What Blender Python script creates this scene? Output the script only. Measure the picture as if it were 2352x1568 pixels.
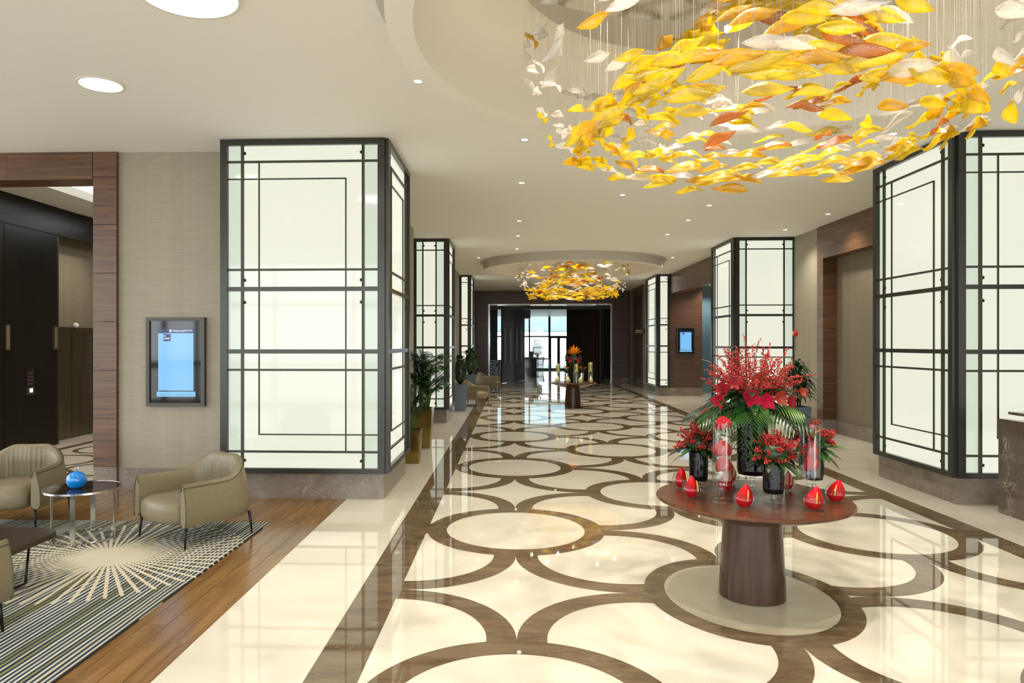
import bpy, math, random
from mathutils import Vector, Matrix, Euler
random.seed(7)
PI = math.pi
sc = bpy.context.scene
col = sc.collection
for o in list(bpy.data.objects): bpy.data.objects.remove(o, do_unlink=True)

# ------------------------------------------------------------------ camera
cam_d = bpy.data.cameras.new('camera'); cam = bpy.data.objects.new('camera', cam_d); col.objects.link(cam)
cam.location = (0, 0, 1.9); cam.rotation_euler = (PI/2, 0, 0.0431)
cam_d.sensor_width = 36.0; cam_d.lens = 36.0*1607.04/2352
cam_d.shift_x = (1176-1109.49)/2352; cam_d.shift_y = (788.04-784)/2352
cam_d.clip_start = 0.05; cam_d.clip_end = 500
sc.camera = cam
# ------------------------------------------------------------------ world, exposure
w = bpy.data.worlds.new('world'); sc.world = w; w.use_nodes = True
bg = w.node_tree.nodes['Background']; bg.inputs[0].default_value = (0.90, 0.96, 1.0, 1); bg.inputs[1].default_value = 5.2
sc.view_settings.view_transform = 'Standard'; sc.view_settings.look = 'None'
sc.view_settings.exposure = -0.04; sc.view_settings.gamma = 1.0; sc.view_settings.use_curve_mapping = False
try:
    cy = sc.cycles
    cy.max_bounces = 6; cy.diffuse_bounces = 4; cy.glossy_bounces = 3; cy.transmission_bounces = 3; cy.transparent_max_bounces = 10
    cy.caustics_reflective = False; cy.caustics_refractive = False
except Exception: pass
SPOT_W = 150.0          # ceiling downlights
PANEL_E = 0.84         # luminous column glass
ROUND_E = 14.0         # round ceiling lights
CANOPY_W = 180.0        # spots inside the chandelier canopies

H = 4.387              # ceiling height
G = 1.790; C0 = 0.0224; YS = 5.3667     # floor pattern grid
CX = 1.812             # hall axis

# ------------------------------------------------------------------ materials
def newmat(name):
    m = bpy.data.materials.new(name); m.use_nodes = True
    nt = m.node_tree
    for n in list(nt.nodes):
        if n.type not in ('BSDF_PRINCIPLED', 'OUTPUT_MATERIAL'): nt.nodes.remove(n)
    return m, nt, nt.nodes['Principled BSDF']
def N(nt, t, **kw):
    n = nt.nodes.new(t)
    for k, v in kw.items():
        if hasattr(n, k): setattr(n, k, v)
        else: n.inputs[k].default_value = v
    return n
def coord(nt, scale=(1,1,1), kind='Object', loc=(0,0,0), rand=False):
    tc = nt.nodes.new('ShaderNodeTexCoord'); mp = nt.nodes.new('ShaderNodeMapping')
    mp.inputs['Scale'].default_value = scale; mp.inputs['Location'].default_value = loc
    nt.links.new(tc.outputs[kind], mp.inputs['Vector'])
    if rand:
        oi = nt.nodes.new('ShaderNodeObjectInfo'); mu = nt.nodes.new('ShaderNodeMath'); mu.operation = 'MULTIPLY'; mu.inputs[1].default_value = 37.0
        nt.links.new(oi.outputs['Random'], mu.inputs[0]); nt.links.new(mu.outputs[0], mp.inputs['Location'])
    return mp.outputs[0]
def ramp(nt, fac, stops):
    r = nt.nodes.new('ShaderNodeValToRGB'); e = r.color_ramp.elements
    while len(e) < len(stops): e.new(0.5)
    for i, (p, c) in enumerate(stops): e[i].position = p; e[i].color = (*c, 1)
    nt.links.new(fac, r.inputs[0]); return r.outputs[0]
def plain(name, c, rough=0.5, metal=0.0, spec=0.5, **kw):
    m, nt, b = newmat(name)
    b.inputs['Base Color'].default_value = (*c, 1); b.inputs['Roughness'].default_value = rough
    b.inputs['Metallic'].default_value = metal; b.inputs['Specular IOR Level'].default_value = spec
    for k, v in kw.items(): b.inputs[k.replace('_', ' ')].default_value = v
    return m
def emit(name, c, s, rough=0.3, base=None):
    m = plain(name, base or c, rough)
    b = m.node_tree.nodes['Principled BSDF']
    b.inputs['Emission Color'].default_value = (*c, 1); b.inputs['Emission Strength'].default_value = s
    return m
def mottled(name, scale, stops, rough=0.5, detail=4, nscale=1.0, bump=0.0, spec=0.5, rand=True, dist=0.0, kind='Object', metal=0.0):
    m, nt, b = newmat(name)
    v = coord(nt, scale, kind, rand=rand)
    n = N(nt, 'ShaderNodeTexNoise', Scale=nscale, Detail=float(detail), Roughness=0.6, Distortion=dist)
    nt.links.new(v, n.inputs['Vector'])
    nt.links.new(ramp(nt, n.outputs['Fac'], stops), b.inputs['Base Color'])
    b.inputs['Roughness'].default_value = rough; b.inputs['Specular IOR Level'].default_value = spec; b.inputs['Metallic'].default_value = metal
    if bump:
        bp = N(nt, 'ShaderNodeBump', Strength=bump, Distance=0.01); nt.links.new(n.outputs['Fac'], bp.inputs['Height']); nt.links.new(bp.outputs[0], b.inputs['Normal'])
    return m
def veined(name, base, dark, vein, nscale=2.0, rough=0.05, rand=True, stretch=(1,1,1), vw=0.03):
    m, nt, b = newmat(name)
    v = coord(nt, stretch, rand=rand)
    n = N(nt, 'ShaderNodeTexNoise', Scale=nscale, Detail=6.0, Roughness=0.65, Distortion=0.6); nt.links.new(v, n.inputs['Vector'])
    c1 = ramp(nt, n.outputs['Fac'], [(0.3, dark), (0.62, base)])
    n2 = N(nt, 'ShaderNodeTexNoise', Scale=nscale*1.3, Detail=5.0, Roughness=0.55, Distortion=1.6); nt.links.new(v, n2.inputs['Vector'])
    f = ramp(nt, n2.outputs['Fac'], [(0.5-vw, (0,0,0)), (0.5, (1,1,1)), (0.5+vw, (0,0,0))])
    n3 = N(nt, 'ShaderNodeTexNoise', Scale=nscale*0.7, Detail=2.0); nt.links.new(v, n3.inputs['Vector'])
    g = ramp(nt, n3.outputs['Fac'], [(0.45, (0,0,0)), (0.7, (1,1,1))])
    mu = N(nt, 'ShaderNodeMath', operation='MULTIPLY'); nt.links.new(f, mu.inputs[0]); nt.links.new(g, mu.inputs[1])
    mx = N(nt, 'ShaderNodeMix', data_type='RGBA'); nt.links.new(mu.outputs[0], mx.inputs['Factor'])
    nt.links.new(c1, mx.inputs[6]); mx.inputs[7].default_value = (*vein, 1)
    nt.links.new(mx.outputs[2], b.inputs['Base Color']); b.inputs['Roughness'].default_value = rough
    return m
M = {}
M['cream'] = mottled('cream_marble', (0.5, 1.4, 1), [(0.25, (0.635, 0.580, 0.465)), (0.5, (0.715, 0.665, 0.555)), (0.8, (0.765, 0.72, 0.62))], 0.025, 5, 1.1, rand=True)
M['brown'] = veined('brown_marble', (0.185, 0.130, 0.075), (0.095, 0.062, 0.033), (0.27, 0.20, 0.125), 2.6, 0.03, stretch=(0.9, 3.0, 1), vw=0.022)
M['grey_marble'] = veined('grey_brown_marble', (0.235, 0.195, 0.155), (0.150, 0.120, 0.092), (0.33, 0.29, 0.24), 3.4, 0.12, vw=0.018)
M['desk_marble'] = veined('desk_marble', (0.115, 0.085, 0.06), (0.055, 0.038, 0.026), (0.40, 0.35, 0.30), 2.6, 0.10)
M['ceiling'] = plain('ceiling_paint', (0.930, 0.920, 0.865), 0.75, spec=0.2)
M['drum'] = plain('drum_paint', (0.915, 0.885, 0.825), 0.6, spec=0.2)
M['drumside'] = plain('drum_side_shade', (0.60, 0.56, 0.48), 0.5, spec=0.3)  # drum paint darkened, the shadow on the side is put into the colour
M['metal'] = plain('bronze_metal', (0.048, 0.047, 0.040), 0.28, 0.55)
M['bar'] = plain('lattice_metal', (0.046, 0.044, 0.028), 0.4, 0.3)
M['chrome'] = plain('chrome', (0.75, 0.75, 0.74), 0.12, 1.0)
M['steel'] = mottled('brushed_steel', (30, 30, 0.6), [(0.3, (0.16, 0.145, 0.11)), (0.7, (0.24, 0.22, 0.17))], 0.32, 2, 1.0, metal=1.0)
M['blackmetal'] = plain('black_metal', (0.018, 0.016, 0.014), 0.35, 0.6)
M['opal'] = emit('opal_glass', (0.985, 0.99, 0.83), PANEL_E, 0.06, (0.06, 0.06, 0.05))
M['opal_edge'] = emit('opal_edge_glass', (0.86, 0.95, 0.78), PANEL_E*0.88, 0.06, (0.05, 0.06, 0.05))
def wood(name, stops, scale, rough=0.3, nscale=1.0, bump=0.0, coat=0.0):
    m = mottled(name, scale, stops, rough, 6, nscale, bump, dist=0.4)
    m.node_tree.nodes['Principled BSDF'].inputs['Coat Weight'].default_value = coat
    return m
WAL = [(0.25, (0.060, 0.0265, 0.0125)), (0.5, (0.125, 0.060, 0.028)), (0.75, (0.185, 0.095, 0.046))]
M['walnut'] = wood('walnut_veneer', WAL, (1.2, 1.2, 26), 0.32)
DWAL = [(0.25, (0.042, 0.020, 0.0125)), (0.55, (0.090, 0.046, 0.028)), (0.8, (0.130, 0.070, 0.044))]
M['darkwalnut'] = wood('dark_walnut_veneer', DWAL, (1.2, 1.2, 22), 0.3)
M['doorwood'] = wood('door_veneer', [(0.25, (0.022, 0.0105, 0.0065)), (0.75, (0.062, 0.030, 0.018))], (24, 24, 1.0), 0.3)
M['ebony'] = wood('ebony_panel', [(0.25, (0.006, 0.005, 0.0035)), (0.75, (0.016, 0.012, 0.008))], (30, 30, 0.8), 0.28)
for _k in ('ebony', 'doorwood'): M[_k].node_tree.nodes['Principled BSDF'].inputs['Specular IOR Level'].default_value = 0.2
M['tablewood'] = wood('table_wood', [(0.25, (0.058, 0.020, 0.009)), (0.55, (0.110, 0.040, 0.018)), (0.8, (0.150, 0.060, 0.028))], (2.2, 14, 2.2), 0.24)
M['pedwood'] = wood('pedestal_wood', [(0.25, (0.030, 0.014, 0.008)), (0.55, (0.064, 0.031, 0.018)), (0.8, (0.090, 0.046, 0.028))], (22, 22, 0.9), 0.24)
for _k in ('tablewood', 'pedwood'): M[_k].node_tree.nodes['Principled BSDF'].inputs['Specular IOR Level'].default_value = 0.3
M['plank'] = wood('floor_plank', [(0.22, (0.105, 0.046, 0.013)), (0.5, (0.225, 0.116, 0.035)), (0.8, (0.345, 0.190, 0.066))], (14, 1.1, 14), 0.20)
M['coffee'] = wood('coffee_table_wood', [(0.25, (0.016, 0.009, 0.006)), (0.75, (0.045, 0.025, 0.015))], (14, 1.2, 14), 0.3)

def wallpaper(name, c1, c2):
    m, nt, b = newmat(name)
    v = coord(nt, (5, 5, 85)); n = N(nt, 'ShaderNodeTexNoise', Scale=1.0, Detail=3.0); nt.links.new(v, n.inputs['Vector'])
    v2 = coord(nt, (4.5, 4.5, 0.15)); n2 = N(nt, 'ShaderNodeTexNoise', Scale=1.0, Detail=2.0); nt.links.new(v2, n2.inputs['Vector'])
    ad = N(nt, 'ShaderNodeMath', operation='MULTIPLY_ADD'); nt.links.new(n.outputs['Fac'], ad.inputs[0]); ad.inputs[1].default_value = 0.55
    mm = N(nt, 'ShaderNodeMath', operation='MULTIPLY'); nt.links.new(n2.outputs['Fac'], mm.inputs[0]); mm.inputs[1].default_value = 0.45
    nt.links.new(mm.outputs[0], ad.inputs[2])
    nt.links.new(ramp(nt, ad.outputs[0], [(0.32, c1), (0.68, c2)]), b.inputs['Base Color'])
    b.inputs['Roughness'].default_value = 0.55; b.inputs['Specular IOR Level'].default_value = 0.35
    bp = N(nt, 'ShaderNodeBump', Strength=0.15, Distance=0.003); nt.links.new(n.outputs['Fac'], bp.inputs['Height']); nt.links.new(bp.outputs[0], b.inputs['Normal'])
    return m
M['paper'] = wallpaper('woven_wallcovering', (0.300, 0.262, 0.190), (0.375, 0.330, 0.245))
M['paper_dim'] = wallpaper('shaded_wallcovering', (0.185, 0.155, 0.110), (0.235, 0.200, 0.145))  # same taupe covering, darkened so the colour carries the shade of recessed walls
M['leather'] = mottled('olive_leather', (60, 60, 60), [(0.3, (0.190, 0.156, 0.088)), (0.7, (0.215, 0.178, 0.104))], 0.42, 2, 1.0, bump=0.05)
M['piping'] = plain('leather_piping', (0.10, 0.080, 0.042), 0.45)
M['glossblue'] = plain('blue_glaze', (0.0, 0.215, 0.68), 0.06, spec=0.6, Coat_Weight=0.5)
M['white'] = plain('white_paint', (0.75, 0.74, 0.70), 0.4)
M['brass'] = plain('brass_pot', (0.30, 0.215, 0.060), 0.16, 0.9)
M['planter'] = plain('slate_planter', (0.115, 0.155, 0.205), 0.32)
M['soil'] = plain('soil', (0.02, 0.014, 0.009), 0.9)
def leafmat(name, c1, c2, rough=0.35):
    m = mottled(name, (4, 4, 4), [(0.3, c1), (0.7, c2)], rough, 2, 1.0)
    m.node_tree.nodes['Principled BSDF'].inputs['Specular IOR Level'].default_value = 0.5
    return m
M['leaf_dark'] = leafmat('leaf_dark', (0.006, 0.024, 0.007), (0.016, 0.060, 0.015))
M['leaf'] = leafmat('leaf_green', (0.014, 0.060, 0.010), (0.036, 0.120, 0.020), 0.28)
M['leaf_light'] = leafmat('leaf_light', (0.045, 0.135, 0.015), (0.11, 0.24, 0.035), 0.3)
M['palm'] = leafmat('palm_green', (0.018, 0.065, 0.012), (0.055, 0.135, 0.028))
M['stem_green'] = plain('stem_green', (0.09, 0.16, 0.03), 0.5)
M['twig'] = plain('twig', (0.10, 0.035, 0.02), 0.7)
M['berry'] = plain('berry_red', (0.38, 0.016, 0.010), 0.32)
M['red'] = plain('anthurium_red', (0.52, 0.003, 0.012), 0.35, spec=0.22)
M['magenta'] = leafmat('poinsettia_red', (0.24, 0.002, 0.014), (0.37, 0.004, 0.028), 0.55)
M['lily'] = leafmat('orange_red_petal', (0.21, 0.015, 0.007), (0.33, 0.050, 0.018), 0.4)
M['crimson'] = leafmat('crimson_petal', (0.17, 0.004, 0.008), (0.29, 0.010, 0.02), 0.4)
M['spadix'] = plain('spadix_yellow', (0.85, 0.50, 0.08), 0.4)
M['orange'] = leafmat('orange_bloom', (0.75, 0.22, 0.02), (0.90, 0.42, 0.03), 0.45)
M['yellow'] = leafmat('yellow_bloom', (0.80, 0.62, 0.04), (0.92, 0.78, 0.15), 0.45)
M['paleyellow'] = plain('pale_yellow_bloom', (0.82, 0.78, 0.42), 0.5)
for _k in ('magenta', 'lily', 'crimson', 'orange', 'yellow'): M[_k].node_tree.nodes['Principled BSDF'].inputs['Specular IOR Level'].default_value = 0.15
def thin_glass(name, tint, op=0.12, gl=0.45, rough=0.02):
    m = bpy.data.materials.new(name); m.use_nodes = True; nt = m.node_tree; nt.nodes.clear()
    out = nt.nodes.new('ShaderNodeOutputMaterial')
    tr = N(nt, 'ShaderNodeBsdfTransparent'); tr.inputs[0].default_value = (*tint, 1)
    gs = N(nt, 'ShaderNodeBsdfGlossy'); gs.inputs['Roughness'].default_value = rough
    lw = N(nt, 'ShaderNodeLayerWeight', Blend=0.55)
    mr = N(nt, 'ShaderNodeMath', operation='MULTIPLY_ADD'); nt.links.new(lw.outputs['Fresnel'], mr.inputs[0]); mr.inputs[1].default_value = gl; mr.inputs[2].default_value = op; mr.use_clamp = True
    mx = nt.nodes.new('ShaderNodeMixShader'); nt.links.new(mr.outputs[0], mx.inputs[0]); nt.links.new(tr.outputs[0], mx.inputs[1]); nt.links.new(gs.outputs[0], mx.inputs[2])
    nt.links.new(mx.outputs[0], out.inputs[0]); return m
M['glass'] = thin_glass('clear_glass', (0.96, 0.975, 0.96), 0.01, 0.30)
M['window'] = thin_glass('window_glass', (0.92, 0.97, 0.97), 0.04)
M['blueglass'] = thin_glass('blue_grey_glass', (0.62, 0.74, 0.80), 0.06)
M['darkglass'] = plain('dark_table_glass', (0.022, 0.019, 0.016), 0.05, spec=0.7)
def black_cut(name):
    m, nt, b = newmat(name)
    b.inputs['Base Color'].default_value = (0.004, 0.004, 0.005, 1); b.inputs['Roughness'].default_value = 0.08; b.inputs['Specular IOR Level'].default_value = 0.45
    return m
M['blackglass'] = black_cut('black_cut_glass')
def glass_leaf(name, c, trans, tl, gl=0.14):
    m = bpy.data.materials.new(name); m.use_nodes = True; nt = m.node_tree; nt.nodes.clear()
    out = nt.nodes.new('ShaderNodeOutputMaterial')
    v = coord(nt, (45, 160, 45), rand=True); n = N(nt, 'ShaderNodeTexNoise', Scale=1.0, Detail=2.0, Distortion=0.5); nt.links.new(v, n.inputs['Vector'])
    bp = N(nt, 'ShaderNodeBump', Strength=0.7, Distance=0.006); nt.links.new(n.outputs['Fac'], bp.inputs['Height'])
    cc = ramp(nt, n.outputs['Fac'], [(0.3, (c[0]*0.92, c[1]*0.74, c[2]*0.6)), (0.6, c)])
    df = N(nt, 'ShaderNodeBsdfDiffuse'); tn = N(nt, 'ShaderNodeBsdfTranslucent'); tp = N(nt, 'ShaderNodeBsdfTransparent'); gs = N(nt, 'ShaderNodeBsdfGlossy')
    gs.inputs['Roughness'].default_value = 0.12; tp.inputs[0].default_value = (*tl, 1)
    for s in (df, tn): nt.links.new(cc, s.inputs[0]); nt.links.new(bp.outputs[0], s.inputs['Normal'])
    nt.links.new(bp.outputs[0], gs.inputs['Normal'])
    a = nt.nodes.new('ShaderNodeMixShader'); a.inputs[0].default_value = 0.55; nt.links.new(df.outputs[0], a.inputs[1]); nt.links.new(tn.outputs[0], a.inputs[2])
    b2 = nt.nodes.new('ShaderNodeMixShader'); b2.inputs[0].default_value = trans; nt.links.new(a.outputs[0], b2.inputs[1]); nt.links.new(tp.outputs[0], b2.inputs[2])
    c2 = nt.nodes.new('ShaderNodeMixShader'); c2.inputs[0].default_value = gl; nt.links.new(b2.outputs[0], c2.inputs[1]); nt.links.new(gs.outputs[0], c2.inputs[2])
    nt.links.new(c2.outputs[0], out.inputs[0]); return m
M['amber'] = glass_leaf('amber_glass', (1.0, 0.86, 0.015), 0.28, (1.0, 0.92, 0.14))
M['amber2'] = glass_leaf('deep_amber_glass', (1.0, 0.70, 0.008), 0.24, (1.0, 0.82, 0.10))
M['orangeglass'] = glass_leaf('orange_glass', (0.66, 0.29, 0.010), 0.22, (1.0, 0.54, 0.06))
M['clearleaf'] = glass_leaf('frosted_clear_glass', (1.0, 1.0, 0.98), 0.60, (0.99, 0.99, 0.98), 0.16)
M['mirror'] = plain('mirror_canopy', (0.62, 0.58, 0.53), 0.06, 1.0)
M['wire'] = plain('wire', (0.55, 0.50, 0.42), 0.4, 0.5)
M['lamp'] = emit('lamp_lens', (1.0, 0.93, 0.78), 18.0)
M['round'] = emit('round_light_diffuser', (1.0, 0.95, 0.85), ROUND_E)
M['trimwhite'] = plain('lamp_trim', (0.80, 0.78, 0.72), 0.5)
M['screen_blue'] = emit('screen_blue', (0.22, 0.56, 0.98), 0.95, 0.08, (0.02, 0.03, 0.05))
M['screen_band'] = emit('screen_band', (0.25, 0.62, 0.95), 0.85, 0.08, (0.02, 0.03, 0.05))
M['screen_navy'] = emit('screen_navy', (0.004, 0.012, 0.07), 1.0, 0.08, (0.004, 0.008, 0.03))
M['screen_white'] = emit('screen_white', (0.55, 0.74, 1.0), 0.9)
M['screen_ink'] = emit('screen_ink', (0.02, 0.16, 0.52), 0.7)
M['screen_pale'] = emit('screen_pale', (0.40, 0.78, 1.0), 1.0, 0.08)
M['blackgloss'] = plain('black_gloss', (0.010, 0.010, 0.009), 0.05, spec=0.6)
M['bezel'] = plain('bezel_metal', (0.070, 0.064, 0.052), 0.4, 0.5)
M['rednote'] = plain('alarm_red', (0.60, 0.02, 0.02), 0.3)
M['sign'] = plain('sign_yellow', (0.60, 0.50, 0.18), 0.4)
M['desk_light'] = emit('desk_light_panel', (1.0, 0.96, 0.90), 1.3)
M['disc'] = mottled('beige_disc', (6, 6, 6), [(0.3, (0.50, 0.44, 0.31)), (0.7, (0.55, 0.49, 0.36))], 0.22, 3, 1.0)
M['cove'] = emit('cove_light', (1.0, 0.93, 0.85), 2.2)
M['outground'] = plain('outdoor_paving', (0.6, 0.6, 0.57), 0.8)
M['outwhite'] = plain('outdoor_wall', (0.42, 0.55, 0.62), 0.8)
M['cushion'] = mottled('patterned_cushion', (14, 14, 14), [(0.46, (0.02, 0.03, 0.05)), (0.52, (0.45, 0.48, 0.52))], 0.7, 1, 1.0)

def rug_material():
    m, nt, b = newmat('striped_rug')
    tc = nt.nodes.new('ShaderNodeTexCoord'); sp = nt.nodes.new('ShaderNodeSeparateXYZ'); nt.links.new(tc.outputs['Object'], sp.inputs[0])
    def mth(op, a, b_=None, c=None):
        n = nt.nodes.new('ShaderNodeMath'); n.operation = op
        for i, x in enumerate((a, b_, c)):
            if x is None: continue
            if isinstance(x, (int, float)): n.inputs[i].default_value = x
            else: nt.links.new(x, n.inputs[i])
        return n.outputs[0]
    # narrow woven stripes run along the long side
    wy = N(nt, 'ShaderNodeTexNoise', Scale=1.0, Detail=1.0); cy_ = nt.nodes.new('ShaderNodeCombineXYZ'); nt.links.new(mth('MULTIPLY', sp.outputs['Y'], 1.3), cy_.inputs[1]); nt.links.new(mth('MULTIPLY', sp.outputs['X'], 9.0), cy_.inputs[0]); nt.links.new(cy_.outputs[0], wy.inputs['Vector'])
    idx = mth('FLOOR', mth('ADD', mth('MULTIPLY', sp.outputs['X'], 54.0), mth('MULTIPLY', wy.outputs['Fac'], 1.2)))
    wn_ = nt.nodes.new('ShaderNodeTexWhiteNoise'); wn_.noise_dimensions = '1D'; nt.links.new(idx, wn_.inputs['W'])
    dk = ramp(nt, wn_.outputs['Value'], [(0.0, (0.018, 0.034, 0.066)), (0.45, (0.026, 0.058, 0.076)), (0.66, (0.040, 0.040, 0.040)), (0.88, (0.085, 0.11, 0.105))])
    lt = ramp(nt, wn_.outputs['Value'], [(0.0, (0.48, 0.46, 0.38)), (0.42, (0.25, 0.225, 0.095)), (0.60, (0.33, 0.32, 0.25)), (0.78, (0.58, 0.56, 0.48))])
    par = mth('MODULO', mth('ADD', idx, 1000.0), 2.0)
    mxs = N(nt, 'ShaderNodeMix', data_type='RGBA'); nt.links.new(par, mxs.inputs['Factor']); nt.links.new(dk, mxs.inputs[6]); nt.links.new(lt, mxs.inputs[7]); st = mxs.outputs[2]
    for n_ in nt.nodes:
        if n_.type == 'VALTORGB': n_.color_ramp.interpolation = 'CONSTANT'
    dx = sp.outputs['X']; dy = sp.outputs['Y']
    r = mth('SQRT', mth('ADD', mth('MULTIPLY', dx, dx), mth('MULTIPLY', dy, dy)))
    an = mth('ARCTAN2', dy, dx)
    k = 62
    fr = mth('FRACT', mth('MULTIPLY', an, k/(2*PI)))
    dd = mth('MULTIPLY', mth('MULTIPLY', mth('ABSOLUTE', mth('SUBTRACT', fr, 0.5)), 2*PI/k), r)
    wob = N(nt, 'ShaderNodeTexNoise', Scale=26.0, Detail=1.0); nt.links.new(tc.outputs['Object'], wob.inputs['Vector'])
    wid = mth('MULTIPLY_ADD', wob.outputs['Fac'], 0.012, 0.008)
    ray = mth('MULTIPLY', mth('LESS_THAN', dd, wid), mth('LESS_THAN', r, 1.13))
    disc = mth('LESS_THAN', r, mth('MULTIPLY_ADD', wob.outputs['Fac'], 0.03, 0.245))
    fac = mth('MAXIMUM', ray, disc)
    mx = N(nt, 'ShaderNodeMix', data_type='RGBA'); nt.links.new(fac, mx.inputs['Factor']); nt.links.new(st, mx.inputs[6]); mx.inputs[7].default_value = (0.66, 0.59, 0.45, 1)
    nt.links.new(mx.outputs[2], b.inputs['Base Color']); b.inputs['Roughness'].default_value = 0.95; b.inputs['Specular IOR Level'].default_value = 0.1
    nz = N(nt, 'ShaderNodeTexNoise', Scale=220.0, Detail=1.0); nt.links.new(tc.outputs['Object'], nz.inputs['Vector'])
    bp = N(nt, 'ShaderNodeBump', Strength=0.4, Distance=0.004); nt.links.new(nz.outputs['Fac'], bp.inputs['Height']); nt.links.new(bp.outputs[0], b.inputs['Normal'])
    return m
M['rug'] = rug_material()

# ------------------------------------------------------------------ mesh helpers
class MB:
    def __init__(s): s.v = []; s.f = []
    def add(s, v, f):
        o = len(s.v); s.v += [tuple(p) for p in v]; s.f += [tuple(i+o for i in q) for q in f]; return s
    def box(s, x0, x1, y0, y1, z0, z1):
        v = [(x0,y0,z0),(x1,y0,z0),(x1,y1,z0),(x0,y1,z0),(x0,y0,z1),(x1,y0,z1),(x1,y1,z1),(x0,y1,z1)]
        return s.add(v, [(0,3,2,1),(4,5,6,7),(0,1,5,4),(1,2,6,5),(2,3,7,6),(3,0,4,7)])
    def quad(s, a, b, c, d): return s.add([a,b,c,d], [(0,1,2,3)])
    def lathe(s, prof, seg=32, c=(0,0,0), rx=1.0, ry=1.0, cap=True):
        n = len(prof); v = []; f = []
        for i in range(seg):
            a = 2*PI*i/seg
            for r, z in prof: v.append((c[0]+rx*r*math.cos(a), c[1]+ry*r*math.sin(a), c[2]+z))
        for i in range(seg):
            j = (i+1) % seg
            for k in range(n-1):
                f.append((i*n+k, j*n+k, j*n+k+1, i*n+k+1))
        if cap:
            if prof[0][0] > 1e-6: f.append(tuple(i*n for i in reversed(range(seg))))
            if prof[-1][0] > 1e-6: f.append(tuple(i*n+n-1 for i in range(seg)))
        return s.add(v, f)
    def tube(s, pts, rad, seg=6):
        pts = [Vector(p) for p in pts]; v = []; f = []; n = len(pts)
        if not hasattr(rad, '__len__'): rad = [rad]*n
        t0 = (pts[1]-pts[0]).normalized(); up = Vector((0,0,1)) if abs(t0.z) < 0.9 else Vector((1,0,0))
        nrm = t0.cross(up).normalized()
        for i, p in enumerate(pts):
            t = (pts[min(i+1,n-1)]-pts[max(i-1,0)]).normalized()
            nrm = (nrm - t*nrm.dot(t)).normalized(); bn = t.cross(nrm)
            for k in range(seg):
                a = 2*PI*k/seg; v.append(p + (nrm*math.cos(a)+bn*math.sin(a))*rad[i])
        for i in range(n-1):
            for k in range(seg):
                k2 = (k+1) % seg; f.append((i*seg+k, i*seg+k2, (i+1)*seg+k2, (i+1)*seg+k))
        f.append(tuple(reversed(range(seg)))); f.append(tuple((n-1)*seg+k for k in range(seg)))
        return s.add(v, f)
    def grid(s, fn, nu, nv, closed_u=False):
        v = [fn(i/(nu if closed_u else nu-1), j/(nv-1)) for i in range(nu) for j in range(nv)]; f = []
        for i in range(nu if closed_u else nu-1):
            i2 = (i+1) % nu
            for j in range(nv-1): f.append((i*nv+j, i2*nv+j, i2*nv+j+1, i*nv+j+1))
        return s.add(v, f)
    def mesh(s, name, mat, smooth=False):
        me = bpy.data.meshes.new(name); me.from_pydata(s.v, [], s.f); me.validate(); me.update()
        if mat: me.materials.append(M[mat] if isinstance(mat, str) else mat)
        if smooth: me.polygons.foreach_set('use_smooth', [True]*len(me.polygons))
        return me
    def obj(s, name, mat, parent=None, smooth=False, loc=(0,0,0), rot=(0,0,0)):
        return link(name, s.mesh(name, mat, smooth), parent, loc, rot)
def link(name, me, parent=None, loc=(0,0,0), rot=(0,0,0), scale=(1,1,1)):
    o = bpy.data.objects.new(name, me); col.objects.link(o); o.location = loc; o.rotation_euler = rot; o.scale = scale
    if parent: o.parent = parent
    return o
def auto(o, ang=40):
    me = o.data; me.polygons.foreach_set('use_smooth', [True]*len(me.polygons))
    try: me.set_sharp_from_angle(angle=math.radians(ang))
    except Exception: pass
    return o
def tag(o, label, cat, group=None, kind=None):
    o['label'] = label; o['category'] = cat
    if group: o['group'] = group
    if kind: o['kind'] = kind
    return o
def thing(name, label, cat, loc=(0,0,0), rz=0.0, group=None, kind=None):
    o = link(name, None, None, loc, (0,0,rz)); o.empty_display_size = 0.1
    return tag(o, label, cat, group, kind)
def box(name, x0, x1, y0, y1, z0, z1, mat, parent=None, loc=(0,0,0), rot=(0,0,0)):
    return MB().box(x0,x1,y0,y1,z0,z1).obj(name, mat, parent, False, loc, rot)
def dup(o, parent=None, loc=None, rz=None, label=None):
    c = o.copy(); col.objects.link(c); c.parent = parent
    if loc is not None: c.location = loc
    if rz is not None: c.rotation_euler[2] = rz
    if label: c['label'] = label
    for ch in list(o.children): dup(ch, c)
    return c
def struct(o, label, cat): return tag(o, label, cat, None, 'structure')
def annulus(ro, ri, seg=96, a0=0.0, a1=2*PI, z=0.0, rx=1.0, ry=1.0):
    mb = MB(); full = abs(a1-a0-2*PI) < 1e-6; n = seg if full else seg+1
    v = []
    for i in range(n):
        a = a0+(a1-a0)*i/seg
        v += [(ro*rx*math.cos(a), ro*ry*math.sin(a), z), (ri*rx*math.cos(a), ri*ry*math.sin(a), z)]
    f = [(2*i, 2*((i+1) % n), 2*((i+1) % n)+1, 2*i+1) for i in range(seg)]
    return mb.add(v, f)
def disc(r, seg=96, z=0.0, rx=1.0, ry=1.0):
    return MB().add([(r*rx*math.cos(2*PI*i/seg), r*ry*math.sin(2*PI*i/seg), z) for i in range(seg)], [tuple(range(seg))])

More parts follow.
